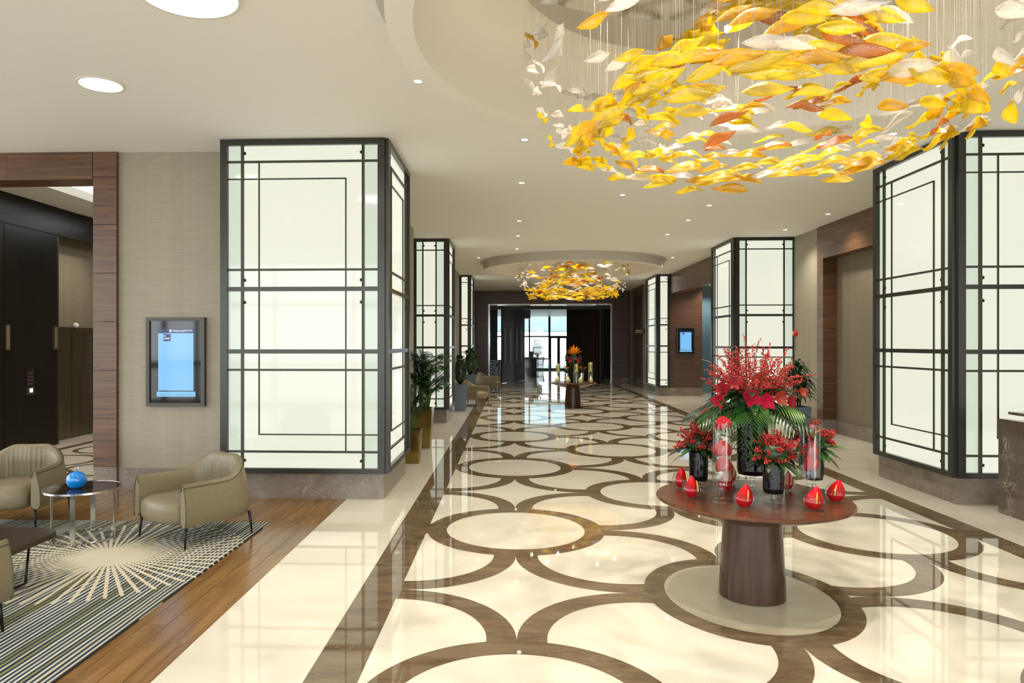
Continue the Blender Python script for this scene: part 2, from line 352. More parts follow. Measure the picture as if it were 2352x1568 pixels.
# ================================================================== STRUCTURE
# ---- floor: polished cream marble with flush brown inlays
fl = MB(); fl.quad((-2.03,-4,0),(12,-4,0),(12,8.92,0),(-2.03,8.92,0)); fl.quad((-12,8.92,0),(12,8.92,0),(12,52,0),(-12,52,0))
floor = struct(fl.obj('floor', 'cream'), 'polished cream marble floor with brown ring inlays down the lobby', 'floor')
XL0, XL1 = -1.1788, C0-G/2; XR0, XR1 = C0+2.5*G, 4.767
for x0, x1 in ((XL0, XL1), (XR0, XR1)):
    MB().quad((x0,-4,0.0012),(x1,-4,0.0012),(x1,33,0.0012),(x0,33,0.0012)).obj('border_strip', 'brown', floor)
RO = G/2; RI = 0.700; BW = RO-RI
me_arc = annulus(RO, RI).mesh('inlay_circle', 'brown'); me_hl = annulus(RO, RI, 64, -PI/2, PI/2).mesh('inlay_half_circle', 'brown'); me_hr = annulus(RO, RI, 64, PI/2, 3*PI/2).mesh('inlay_half_circle', 'brown')
me_ring = annulus(RO, RI).mesh('inlay_ring', 'brown'); me_disc = disc(RI).mesh('inlay_disc', 'cream')
me_fill = disc(RO).mesh('x', 'cream')
for j in range(-4, 16):
    y = YS+(j+0.5)*G
    if not (-1.5 < y < 32): continue
    link('inlay_half_circle', me_hl, floor, (C0-G/2, y, 0.0006)); link('inlay_half_circle', me_hr, floor, (C0+2.5*G, y, 0.0006))
    for i in (0, 1): link('inlay_circle', me_arc, floor, (C0+(i+0.5)*G, y, 0.0006))
for j in range(-4, 16):
    y = YS+j*G
    if not (-1.5 < y < 32.2): continue
    for i in (0, 1, 2):
        if (i+j) % 2 == 0: continue
        if i == 1 and j == 0: continue
        link('inlay_ring', me_ring, floor, (C0+i*G, y, 0.0012)); link('inlay_disc', me_disc, floor, (C0+i*G, y, 0.0012))
# the oval ring under the front table
TX, TY = 1.80, 5.36
annulus(1.0, 0.80, 96, 0, 2*PI, 0, 0.755, 0.90).obj('inlay_ring', 'brown', floor, False, (1.765, 5.35, 0.0012))
disc(1.0, 96, 0, 0.604, 0.72).obj('inlay_disc', 'disc', floor, False, (1.765, 5.35, 0.0014))
# rings in the elevator lobby
for (x, y, r) in ((-6.2, 10.35, 0.62), (-7.35, 11.0, 0.62), (-6.1, 11.75, 0.62), (-7.3, 12.3, 0.55), (-6.35, 13.1, 0.62), (-7.4, 13.6, 0.55), (-6.9, 9.8, 0.5)):
    annulus(r, r*0.84, 64).obj('inlay_ring', 'brown', floor, False, (x, y, 0.0008))
MB().quad((-8.2,9,0.0006),(-8.05,9,0.0006),(-8.05,20,0.0006),(-8.2,20,0.0006)).obj('border_strip', 'brown', floor)

# ---- lounge timber floor
fw = MB(); fw.quad((-10.1,-4,0),(-2.03,-4,0),(-2.03,8.92,0),(-10.1,8.92,0))
floor_l = struct(fw.obj('floor_lounge', 'plank'), 'warm brown timber plank floor of the lounge', 'floor')
PW = 0.15
for i in range(30):
    x1 = -2.032-i*PW; y = 2.6-(i*0.73 % 1.7)
    while y < 8.85:
        L = 1.5+0.6*((i*7+int(y*3)) % 5)/5; y2 = min(y+L, 8.918)
        if y2 > 3.0:
            box('plank', x1-PW+0.003, x1-0.0005, max(y, 2.6)+0.0015, y2-0.0015, 0.0002, 0.0016+0.0004*((i*3+int(y*5)) % 3), 'plank', floor_l)
        y = y2+0.001

# ---- ceiling with two round openings
def ceil_mesh():
    mb = MB()
    def rect(x0, x1, y0, y1): mb.quad((x0,y0,H),(x0,y1,H),(x1,y1,H),(x1,y0,H))
    q = 3.0
    def holed(cx, cy, r):
        seg = 64; v = []; f = []
        for i in range(seg):
            a = 2*PI*i/seg; c, s = math.cos(a), math.sin(a); m = q/max(abs(c), abs(s))
            v += [(cx+r*c, cy+r*s, H), (cx+m*c, cy+m*s, H)]
        for i in range(seg):
            j = (i+1) % seg; f.append((2*i, 2*j, 2*j+1, 2*i+1))
        mb.add(v, f)
        # corners between circle-square sampling are exact because 64 is divisible by 8
    holed(CX, 5.15, 2.6); holed(CX, 21.6, 2.6)
    rect(-10.1, CX-q, -4, 8.92); rect(CX+q, 12, -4, 8.92); rect(CX-q, CX+q, -4, 5.15-q); rect(CX-q, CX+q, 5.15+q, 8.92)
    rect(-5.2, CX-q, 8.92, 33); rect(CX+q, 12, 8.92, 33); rect(CX-q, CX+q, 8.92, 21.6-q); rect(CX-q, CX+q, 21.6+q, 33)
    return mb
ceil = struct(ceil_mesh().obj('ceiling', 'ceiling'), 'smooth cream painted lobby ceiling', 'ceiling')
def drum(n, y, label):
    t = thing('trim_%d' % n, label, 'ceiling ring', (CX, y, H), 0, None, 'structure')
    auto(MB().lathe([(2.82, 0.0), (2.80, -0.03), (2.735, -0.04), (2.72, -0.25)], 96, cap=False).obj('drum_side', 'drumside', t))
    auto(MB().lathe([(2.72, -0.25), (2.53, -0.25)], 96, cap=False).obj('drum_rim', 'drum', t))
    auto(MB().lathe([(2.53, -0.25), (2.52, 0.10), (2.44, 0.30), (2.26, 0.40), (0.0, 0.42)], 96, cap=False).obj('drum_well', 'drum', t), 80)
    return t
drum(1, 5.15, 'cream dropped ring around the near chandelier')
drum(2, 21.6, 'cream dropped ring around the far chandelier')

# ---- left lounge back wall with the portal to the lifts
YW = 8.92
def skirting(name, segs, label):
    t = thing(name, label, 'skirting', (0,0,0), 0, None, 'structure')
    for (x0, x1, y0, y1) in segs: box('skirting_stone', x0, x1, y0, y1, 0.0, 0.275, 'grey_marble', t)
    return t
wl = MB(); wl.box(-5.16, -3.3, YW, YW+0.28, 0, H)
wall_left = struct(wl.obj('wall_left', 'paper'), 'taupe woven wallcovering behind the lounge armchairs', 'wall')
skirting('baseboard_left', [(-5.14, -3.56, YW-0.02, YW)], 'grey-brown marble skirting below the taupe lounge wall')
por = thing('trim_3', 'walnut veneered portal framing the lift lobby', 'portal', (0,0,0), 0, None, 'structure')
zz = [0.275, 0.30, 0.925, 1.55, 2.18, 2.81, 3.44, 4.06]
for a, b in zip(zz[1:-1], zz[2:]): box('veneer_panel', -5.455, -5.145, YW-0.055, YW+0.35, a+0.003, b-0.003, 'walnut', por)
box('veneer_panel', -5.455, -5.145, YW-0.055, YW+0.35, 4.063, H-0.002, 'walnut', por)
for i in range(4): box('veneer_panel', -5.461-(i+1)*1.15, -5.461-i*1.15-0.004, YW-0.055, YW+0.35, 4.03, H-0.002, 'walnut', por)
box('plinth_stone', -5.455, -5.145, YW-0.05, YW+0.35, 0, 0.297, 'grey_marble', por)
wx = MB(); wx.box(-10.1, -10.08, YW, YW+0.3, 0, H)
struct(wx.obj('wall_left_end', 'walnut'), 'walnut wall at the far left of the lounge', 'wall')
# lift lobby
lw_ = MB(); lw_.box(-8.75, -8.56, 9.2, 12.8, 0, 4.45); 
lift = struct(lw_.obj('wall_lift', 'ebony'), 'dark polished panel wall beside the lift doors', 'wall')
for y in (9.9, 10.65, 11.4, 12.79): box('panel', -8.565, -8.552, y-1.0 if y < 12 else 11.41, y-0.004, 0.02, 3.9, 'ebony', lift)
box('frieze', -8.56, -8.54, 9.2, 15.5, 3.93, 4.44, 'ebony', lift)
box('wall_return', -8.95, -8.56, 12.8, 12.84, 0, 3.9, 'bezel', lift)
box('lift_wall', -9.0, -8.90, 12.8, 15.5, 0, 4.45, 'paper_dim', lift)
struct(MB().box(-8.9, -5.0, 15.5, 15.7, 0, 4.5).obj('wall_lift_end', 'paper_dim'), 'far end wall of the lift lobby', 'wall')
d1 = thing('door_1', 'brushed steel lift door seen through the walnut portal', 'lift door', (-8.90, 13.0, 0), 0, None, 'structure')
box('door_frame', 0.0, 0.06, 0.0, 0.10, 0, 2.22, 'steel', d1); box('door_frame', 0.0, 0.06, 1.3, 1.4, 0, 2.22, 'steel', d1); box('door_head', 0.0, 0.06, 0.10, 1.3, 2.10, 2.22, 'steel', d1)
box('door_leaf', 0.01, 0.03, 0.10, 0.695, 0.02, 2.10, 'steel', d1); box('door_leaf', 0.01, 0.03, 0.705, 1.3, 0.02, 2.10, 'steel', d1)
lc = MB(); lc.box(-9.0, -5.0, YW+0.3, 10.3, 4.45, 4.6); lc.box(-9.0, -7.6, 10.3, 15.5, 4.45, 4.6); lc.box(-5.9, -5.0, 10.3, 15.5, 4.45, 4.6); lc.box(-7.8, -5.7, 10.1, 15.5, 4.85, 4.9)
lcs = struct(lc.obj('ceiling_lift', 'ceiling'), 'tray ceiling with cove light over the lift lobby', 'ceiling')
box('cove_strip', -7.75, -7.62, 10.35, 15.4, 4.62, 4.66, 'cove', lcs); box('cove_strip', -5.88, -5.75, 10.35, 15.4, 4.62, 4.66, 'cove', lcs)

# ---- left hall walls between the columns
w1 = MB(); w1.box(-5.0, -2.166, 10.2, 15.15, 0, H); w1.box(-5.0, -2.40, 15.15, 18.2, 0, H)
wh = struct(w1.obj('wall_hall_left', 'paper'), 'taupe wallcovering between the first two left columns', 'wall')
w2 = MB(); w2.box(-5.0, -1.94, 18.2, 24.9, 0, H); w2.box(-5.0, -1.965, 24.9, 33, 0, H)
struct(w2.obj('wall_hall_left_far', 'paper'), 'taupe wallcovering behind the far left planters', 'wall')
skirting('baseboard_hall_left', [(-2.166, -2.14, 10.2, 15.15), (-1.94, -1.915, 18.2, 24.9)], 'marble skirting along the left hall wall')
# ---- right hall walls
XRW = 6.57
w3 = MB(); w3.box(XRW, XRW+0.3, 15.37, 18.75, 0, H)
struct(w3.obj('wall_hall_right', 'paper'), 'taupe wallcovering beside the second right column', 'wall')
w4 = MB(); w4.box(6.83, 7.0, 8.6, 15.4, 0, H)
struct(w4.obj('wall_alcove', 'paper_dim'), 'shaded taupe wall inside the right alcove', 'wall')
skirting('baseboard_right', [(6.80, 6.83, 8.6, 15.08), (XRW-0.02, XRW, 15.38, 16.75)], 'marble skirting along the right alcove')
p2 = thing('trim_4', 'walnut portal and lintel around the right alcove', 'portal', (0,0,0), 0, None, 'structure')
box('veneer_panel', XRW-0.03, 6.83, 15.08, 15.37, 0.28, 3.69, 'walnut', p2)
box('plinth_stone', XRW-0.03, 6.83, 15.08, 15.37, 0, 0.28, 'grey_marble', p2)
for a, b in ((13.757, 15.37), (12.1, 13.753), (10.3, 12.096)): box('veneer_panel', XRW-0.03, 6.83, a, b, 3.692, H-0.002, 'walnut', p2)
p3 = thing('trim_5', 'walnut lintel between the far right columns', 'portal', (0,0,0), 0, None, 'structure')
for a, b in ((18.75, 20.4), (20.404, 22.1), (22.104, 23.8), (23.804, 25.55)): box('veneer_panel', 5.65, 5.95, a, b, 3.68, H-0.002, 'walnut', p3)
struct(MB().box(5.95, 9.0, 18.75, 27.6, 4.1, 4.2).obj('ceiling_side_passage', 'ceiling'), 'lowered ceiling of the right side passage', 'ceiling')
w5 = thing('wall_screen', 'dark walnut wall carrying the far wall screen', 'wall', (0,0,0), 0, None, 'structure')
for k in range(6): box('veneer_panel', 5.66, 6.81, 25.55, 25.75, 0.30+k*0.64, 0.30+(k+1)*0.64-0.003, 'darkwalnut', w5)
box('plinth_stone', 5.62, 6.81, 25.53, 25.75, 0, 0.297, 'grey_marble', w5)
gp = thing('glass_partition', 'blue-grey glass partition beyond the right passage', 'glass partition', (6.82, 26.4, 0))
for k in range(3): box('glass_pane', k*0.75+0.0, k*0.75+0.74, 0, 0.02, 0.02, 4.08, 'blueglass', gp)
MB().tube([(0.05, -0.06, 1.35), (1.4, -0.06, 0.95)], 0.022, 8).obj('handrail', 'chrome', gp)
box('back_screen', -0.1, 3.0, 1.05, 1.15, 0, 4.1, 'outwhite', gp)
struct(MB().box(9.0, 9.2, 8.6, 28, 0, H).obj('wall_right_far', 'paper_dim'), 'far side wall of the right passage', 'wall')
w6 = MB(); w6.box(5.50, 9.0, 27.6, 30.0, 0, H); w6.box(5.47, 9.0, 32.3, 33.2, 0, H); w6.box(5.62, 9.0, 29.9, 32.4, 0, H)
struct(w6.obj('wall_hall_right_far', 'paper'), 'narrow taupe wall beside the far right column', 'wall')
d2 = thing('door_2', 'dark walnut service door in the far right wall', 'door', (5.46, 30.0, 0), 0, None, 'structure')
box('door_leaf', 0.03, 0.10, 0.08, 2.22, 0.02, 3.9, 'doorwood', d2); box('door_frame', 0.0, 0.12, 0.0, 0.08, 0, H, 'darkwalnut', d2); box('door_frame', 0.0, 0.12, 2.22, 2.30, 0, H, 'darkwalnut', d2); box('door_head', 0.0, 0.12, 0.08, 2.22, 3.9, H, 'darkwalnut', d2)

# ---- end wall with the big doorway
YE = 33.0
we = thing('wall_back', 'dark walnut end wall around the wide doorway', 'wall', (0,0,0), 0, None, 'structure')
for x0, x1 in ((-2.0, -1.18), (4.63, 5.46)):
    for k in range(6): box('veneer_panel', x0, x1, YE, YE+0.3, 0.30+k*0.575, 0.30+(k+1)*0.575-0.004, 'darkwalnut', we)
    box('plinth_stone', x0, x1, YE-0.02, YE+0.3, 0, 0.297, 'grey_marble', we)
box('backing', -2.2, -1.19, YE+0.05, YE+0.34, 0, H, 'darkwalnut', we); box('backing', 4.64, 5.7, YE+0.05, YE+0.34, 0, H, 'darkwalnut', we); box('backing', -2.2, 5.7, YE+0.05, YE+0.34, 3.76, H+0.2, 'darkwalnut', we)
for k in range(5): box('veneer_panel', -2.0+k*1.492, -2.0+(k+1)*1.492-0.006, YE, YE+0.3, 3.752, H-0.002, 'darkwalnut', we)
dw = thing('door_3', 'tall dark folding doors standing open at the end of the hall', 'door', (0,0,0), 0, None, 'structure')
box('door_jamb', -1.18, -1.10, YE-0.02, YE+0.32, 0, 3.75, 'chrome', dw); box('door_jamb', 4.55, 4.63, YE-0.02, YE+0.32, 0, 3.75, 'chrome', dw)
box('door_head', -1.10, 4.55, YE-0.02, YE+0.32, 3.70, 3.75, 'chrome', dw); box('door_head', -1.10, 4.55, YE+0.1, YE+0.4, 3.50, 3.66, 'blackmetal', dw)
def leaf(p, q, mat='doorwood', slots=1):
    d = Vector((q[0]-p[0], q[1]-p[1], 0)); L = d.length; a = math.atan2(d.y, d.x)
    o = box('door_leaf', 0, L, -0.03, 0.03, 0.01, 3.68, mat, dw, (p[0], p[1], 0), (0,0,a))
    for k in range(slots):
        MB().tube([(L*(k+0.6)/(slots+0.2), -0.06, 0.9), (L*(k+0.6)/(slots+0.2), -0.06, 2.6)], 0.012, 6).obj('pull_bar', 'chrome', o)
    return o
leaf((-0.55, 33.1), (0.0, 34.6), slots=2); leaf((0.0, 34.62), (0.56, 36.0), slots=2)
leaf((3.95, 33.15), (3.35, 34.5), slots=1); leaf((3.35, 34.52), (2.75, 35.8), slots=2); leaf((4.1, 33.2), (4.5, 35.2), slots=0)
# room beyond
pb = MB(); pb.box(-5.8, -0.86, 38.3, 38.45, 0, 3.8); pb.box(4.50, 9.8, 38.3, 38.45, 0, 3.8)
struct(pb.obj('wall_beyond_screen', 'blackmetal'), 'black screens just inside the room beyond the doorway', 'wall')
wr = MB(); wr.box(-6, -5.8, 33.3, 50, 0, 4.2); wr.box(9.8, 10, 33.3, 50, 0, 4.2)
struct(wr.obj('wall_beyond', 'darkwalnut'), 'dark side walls of the room beyond the doorway', 'wall')
struct(MB().box(-6, 10, 33.35, 50, 3.80, 3.9).obj('ceiling_beyond', 'white'), 'white ceiling of the sunlit room beyond the doorway', 'ceiling')
YG = 50.0
wn = thing('window_1', 'full height glazed front with dark frames beyond the doorway', 'window', (0, YG, 0), 0, None, 'structure')
for x in (-5.8, -3.2, -1.55, -0.2, 1.15, 2.55, 2.60, 3.85, 5.2, 7.5, 9.8): box('mullion', x-0.05, x+0.05, -0.06, 0.06, 0, 3.8, 'blackmetal', wn)
box('transom', -5.8, 9.8, -0.06, 0.06, 2.33, 2.43, 'blackmetal', wn); box('sill', -5.8, 9.8, -0.06, 0.06, 0, 0.12, 'blackmetal', wn)
for x0, x1 in ((-5.75,-3.25),(-3.15,-1.6),(-1.5,-0.25),(-0.15,1.1),(1.2,2.5),(2.65,3.8),(3.9,5.15),(5.25,7.45),(7.55,9.75)):
    box('pane', x0, x1, -0.01, 0.01, 0.12, 2.33, 'window', wn); box('pane', x0, x1, -0.01, 0.01, 2.43, 3.8, 'window', wn)
dg = thing('door_4', 'glazed exit door in the sunlit glass front', 'door', (2.6, YG-0.1, 0), 0, None, 'structure')
for a, b in ((0.0, 0.10), (0.52, 0.72), (1.15, 1.25)): box('door_stile', a, b, -0.05, 0.0, 0.12, 2.35, 'blackmetal', dg)
box('door_head', 0, 1.25, -0.05, 0.0, 2.25, 2.38, 'blackmetal', dg)
# outdoors
struct(MB().box(-60, 60, 52, 120, -0.3, -0.02).obj('ground', 'outground'), 'pale paving outside the glazed front', 'ground')
struct(MB().box(-14, 16, 54, 60, 2.85, 4.6).obj('canopy', 'outwhite'), 'grey-blue entrance canopy outside the glass front', 'canopy')

# ---- behind the camera: glazed front and the rest of the shell
wb = thing('window_2', 'tall glazed front behind the viewpoint', 'window', (0, -4, 0), 0, None, 'structure')
for k in range(11): box('mullion', -12+k*2.4-0.05, -12+k*2.4+0.05, -0.06, 0.06, 0, H, 'blackmetal', wb)
for z in (0.0, 1.2, 3.0, H-0.12): box('transom', -12, 12, -0.05, 0.05, z, z+0.12, 'blackmetal', wb)
struct(MB().box(-60, 60, -60, -4.2, -0.3, -0.02).obj('ground_front', 'outground'), 'pale paving outside the front glazing', 'ground')
ws = thing('added_window', 'tall glazed lounge side, unseen, added to let in daylight', 'window', (-10.0, 0, 0), 0, None, 'structure')  # unseen glazing, added so daylight brightens the ceiling
for k in range(7): box('mullion', -0.06, 0.06, -4+k*2.1-0.05, -4+k*2.1+0.05, 0, H, 'blackmetal', ws)
for z in (0.0, 1.2, 3.0, H-0.12): box('transom', -0.05, 0.05, -4, 8.9, z, z+0.12, 'blackmetal', ws)
struct(MB().box(-60, -10.2, -4.1, 40, -0.3, -0.02).obj('ground_side', 'outground'), 'pale paving outside the added lounge glazing', 'ground')
struct(MB().box(12, 12.2, -4, 9.2, 0, H).obj('wall_reception_side', 'paper'), 'taupe side wall of the reception', 'wall')
struct(MB().box(9.0, 12, 9.0, 9.2, 0, H).obj('wall_reception_back', 'paper'), 'taupe wall behind the reception', 'wall')

# ================================================================== LUMINOUS COLUMNS
ZB = 0.318
HB = [(4.115, 0.026), (2.797, 0.026), (1.575, 0.026), (0.578, 0.026)]        # full-width bars
HR = [(2.561, 0.052), (1.800, 0.052)]                                        # rails between the glass sheets
def face(t, org, ux, wdt, style):
    """one lattice face; org = lower left corner seen from outside, ux = unit vector to the right"""
    ux = Vector(ux); nz = Vector((ux.y, -ux.x, 0)); org = Vector(org)
    a = math.atan2(ux.y, ux.x)
    def bx(name, s0, s1, z0, z1, n0, n1, mat):
        return box(name, s0, s1, -n1, -n0, z0, z1, mat, t, tuple(org), (0, 0, a))
    post = 0.085
    bx('post', 0, post, ZB, H-0.005, -0.05, 0.045, 'metal'); bx('post', wdt-post, wdt, ZB, H-0.005, -0.05, 0.045, 'metal')
    bx('frame_rail', post, wdt-post, H-0.075, H-0.005, -0.05, 0.045, 'metal'); bx('frame_rail', post, wdt-post, ZB, ZB+0.062, -0.05, 0.045, 'metal')
    for z, th in HR: bx('frame_rail', post, wdt-post, z-th/2, z+th/2, -0.02, 0.035, 'metal')
    vs = {'wide': (0.131, 0.868), 'mid': (0.175, 0.80), 'narrow': (0.286, 0.67), 'slim': ()}[style]
    for s in vs: bx('lattice_bar', s*wdt-0.016, s*wdt+0.016, ZB+0.062, H-0.075, -0.005, 0.024, 'bar')
    for z, th in HB: bx('lattice_bar', post, wdt-post, z-th/2, z+th/2, -0.005, 0.020, 'bar')
    if style == 'wide':
        bx('lattice_bar', 0.232*wdt-0.008, 0.232*wdt+0.008, 0.787, 4.115, -0.005, 0.012, 'bar')
        bx('lattice_bar', 0.762*wdt-0.008, 0.762*wdt+0.008, 0.578, 3.905, -0.005, 0.012, 'bar')
        bx('lattice_bar', post, 0.762*wdt+0.008, 3.905-0.008, 3.905+0.008, -0.005, 0.014, 'bar')
        bx('lattice_bar', 0.232*wdt-0.008, wdt-post, 0.787-0.008, 0.787+0.008, -0.005, 0.014, 'bar')
    zs = [ZB+0.062, 1.800-0.026, 1.800+0.026, 2.561-0.026, 2.561+0.026, H-0.075]
    ss = [post-0.02] + [s*wdt for s in vs] + [wdt-post+0.02]
    for i in range(3):
        for k in range(len(ss)-1):
            edge = len(ss) > 2 and k in (0, len(ss)-2)
            bx('glass_panel', ss[k], ss[k+1], zs[2*i], zs[2*i+1], -0.02, -0.005 if not edge else -0.010, 'opal_edge' if edge else 'opal')
    bs = vs if vs else (0.75,)
    for s in bs:
        for z in (4.22, 2.67, 2.40, 0.47):
            MB().lathe([(0.020, 0), (0.020, 0.012), (0.013, 0.018)], 12).obj('bolt', 'blackmetal', t, False,
                tuple(org+ux*(s*wdt+(0.026 if s < 0.5 else -0.022))+nz*0.006+Vector((0,0,z))), (PI/2, 0, a))
def column(label, x0, x1, y0, y1, faces):
    t = thing('luminous_column', label, 'column', ((x0+x1)/2, (y0+y1)/2, 0), 0, 'backlit lattice columns lining the hall')
    cx, cy = (x0+x1)/2, (y0+y1)/2; hx, hy = (x1-x0)/2, (y1-y0)/2
    box('plinth', -hx+0.025, hx-0.025, -hy+0.025, hy-0.025, 0, ZB, 'grey_marble', t)
    box('core', -hx+0.06, hx-0.06, -hy+0.06, hy-0.06, ZB, H-0.003, 'white', t)
    for side, style in faces:
        if side == 'front': face(t, (-hx, -hy, 0), (1, 0, 0), x1-x0, style)
        if side == 'right': face(t, (hx, -hy, 0), (0, 1, 0), y1-y0, style)
        if side == 'left': face(t, (-hx, hy, 0), (0, -1, 0), y1-y0, style)
        if side == 'back': face(t, (hx, hy, 0), (-1, 0, 0), x1-x0, style)
    return t
column('large backlit lattice column behind the lounge armchair', -3.573, -1.553, 8.434, 10.2, [('front', 'wide'), ('right', 'wide')])
column('backlit lattice column behind the feathery palm', -2.385, -1.563, 16.6, 18.2, [('front', 'narrow'), ('right', 'wide')])
column('slim backlit lattice column nearest the far left doorway', -1.965, -1.575, 25.47, 27.4, [('front', 'slim'), ('right', 'wide')])
column('large backlit lattice column beside the reception desk', 5.205, 7.25, 8.46, 10.28, [('front', 'wide'), ('left', 'wide')])
column('backlit lattice column behind the red berry bouquet', 5.225, 6.63, 16.72, 18.6, [('front', 'mid'), ('left', 'wide')])
column('slim backlit lattice column beside the far right screen', 5.21, 5.64, 25.5, 27.6, [('front', 'slim'), ('left', 'wide')])

# ================================================================== LAMPS
me_dl_trim = MB().lathe([(0.062, 0.0), (0.062, -0.006), (0.044, -0.008), (0.040, 0.0)], 20, cap=False).mesh('trim_ring', 'trimwhite', True)
me_dl_lens = MB().lathe([(0.043, -0.004), (0.0, -0.0041)], 20, cap=False).mesh('lens', 'lamp')
ld = bpy.data.lights.new('downlight', 'SPOT'); ld.energy = SPOT_W; ld.color = (1.0, 0.92, 0.79); ld.spot_size = math.radians(125); ld.spot_blend = 0.9; ld.shadow_soft_size = 0.06
DL = [(-0.90, 6.60, 'at the left rim of the near ceiling ring'), (0.14, 8.55, 'left row, nearest the big near ring'), (0.13, 10.85, 'left row, second from the near ring'), (1.83, 11.81, 'on the hall axis'), (3.53, 12.77, 'right row, nearest'), (0.12, 14.24, 'left row, third from the near ring'),
      (3.53, 14.29, 'right row, second'), (0.11, 16.2, 'left row, fourth'), (3.52, 16.15, 'right row, third'), (0.10, 18.44, 'left row, fifth'), (-1.0, 20.3, 'left edge of the far ring'), (4.62, 20.5, 'right edge of the far ring'),
      (6.05, 13.73, 'in front of the right alcove lintel'), (5.95, 15.58, 'between alcove and second right column'), (3.5, 26.5, 'right of the hall, beyond the far ring'), (0.1, 26.5, 'left of the hall, beyond the far ring'), (1.8, 30.0, 'in front of the doorway'),
      (4.5, 8.5, 'right of the near ring'), (-1.9, 1.5, 'unseen, added near left to light the room'), (5.4, 1.5, 'unseen, added near right to light the room'), (-4.5, 3.0, 'unseen, added over the lounge to light the room'), (-6.5, 6.0, 'unseen, added over the lounge seat to light the room'), (1.8, 0.6, 'unseen, added near the axis to light the room')]  # the last five are out of view, added to light the room
for x, y, lab in DL:
    t = thing('downlight', 'small round ceiling downlight, ' + lab, 'downlight', (x, y, H), 0, 'recessed downlights in the lobby ceiling')
    link('trim_ring', me_dl_trim, t); link('lens', me_dl_lens, t)
    link('lamp_light', ld, t, (0, 0, -0.03))
ld2 = bpy.data.lights.new('passage_light', 'SPOT'); ld2.energy = 200; ld2.color = (1.0, 0.9, 0.75); ld2.spot_size = math.radians(130); ld2.spot_blend = 0.9; ld2.shadow_soft_size = 0.06
for x, y, z, lab in ((6.45, 24.6, 4.098, 'left of the two in the right side passage'), (7.1, 25.2, 4.098, 'right of the two in the right side passage'), (8.0, 22.5, 4.098, 'unseen, added to brighten the side passage'), (7.4, 26.75, 4.098, 'unseen, added to brighten the blue-grey glass'), (-7.9, 10.6, 4.448, 'nearer one added to brighten the lift lobby'), (-5.6, 12.0, 4.448, 'unseen, added to brighten the lift lobby'), (-7.9, 13.6, 4.448, 'farther one added to brighten the lift lobby')):  # all but the first two are added to brighten these rooms
    t = thing('downlight', 'small round downlight, ' + lab, 'downlight', (x, y, z), 0, 'recessed downlights in the side rooms')
    link('trim_ring', me_dl_trim, t); link('lens', me_dl_lens, t); link('lamp_light', ld2, t, (0, 0, -0.03))
for x, y, r, lab in ((-3.96, 6.56, 0.19, 'smaller bright round ceiling light above the lounge'), (-2.32, 4.9, 0.34, 'large bright round ceiling light cut by the top edge')):
    t = thing('round_ceiling_light', lab, 'ceiling light', (x, y, H))
    MB().lathe([(r+0.02, 0), (r+0.02, -0.008), (r, -0.01), (r-0.01, 0)], 48, cap=False).obj('trim_ring', 'trimwhite', t)
    MB().lathe([(r, -0.004), (0, -0.0041)], 48, cap=False).obj('diffuser', 'round', t)

# ================================================================== CHANDELIERS
def leaf_mesh(name, mat, L, W, curl, twist, nu=11, nv=5, th=0.006):
    v = []; f = []
    def pt(i, j, side):
        t = i/(nu-1); s = (j/(nv-1)-0.5)*2
        w_ = W*0.5*(math.sin(PI*min(1, t*1.02))**0.85 if 0 < t < 1 else 0.0)*(1.0-0.25*t)+0.002
        x = (t-0.5)*L; y = s*w_; tw = twist*(t-0.5)
        z = curl*math.sin(2*PI*(t-0.12))+0.25*W*(s*s-0.4)*0.6
        y, z = y*math.cos(tw)-z*math.sin(tw)*0, z+y*math.sin(tw)
        return (x, y, z+(th/2 if side else -th/2))
    for side in (0, 1):
        for i in range(nu):
            for j in range(nv): v.append(pt(i, j, side))
    o = nu*nv
    for i in range(nu-1):
        for j in range(nv-1):
            a = i*nv+j; f.append((a, a+1, a+nv+1, a+nv)); f.append((o+a, o+a+nv, o+a+nv+1, o+a+1))
    for i in range(nu-1):
        f.append((i*nv, (i+1)*nv, o+(i+1)*nv, o+i*nv)); a = i*nv+nv-1; f.append((a, o+a, o+a+nv, a+nv))
    return MB().add(v, f).mesh(name, mat, True)
LM = {}
for k in ('amber', 'amber2', 'orangeglass', 'clearleaf'):
    LM[k] = [leaf_mesh('glass_leaf', k, 0.31, 0.098, 0.018, 0.9), leaf_mesh('glass_leaf', k, 0.28, 0.088, 0.022, -0.7), leaf_mesh('glass_leaf', k, 0.33, 0.100, 0.014, 0.5)]
LM['edgeclear'] = LM['clearleaf']
cl = bpy.data.lights.new('canopy_spot', 'SPOT'); cl.energy = CANOPY_W; cl.color = (1.0, 0.90, 0.74); cl.spot_size = math.radians(95); cl.spot_blend = 0.6; cl.shadow_soft_size = 0.018
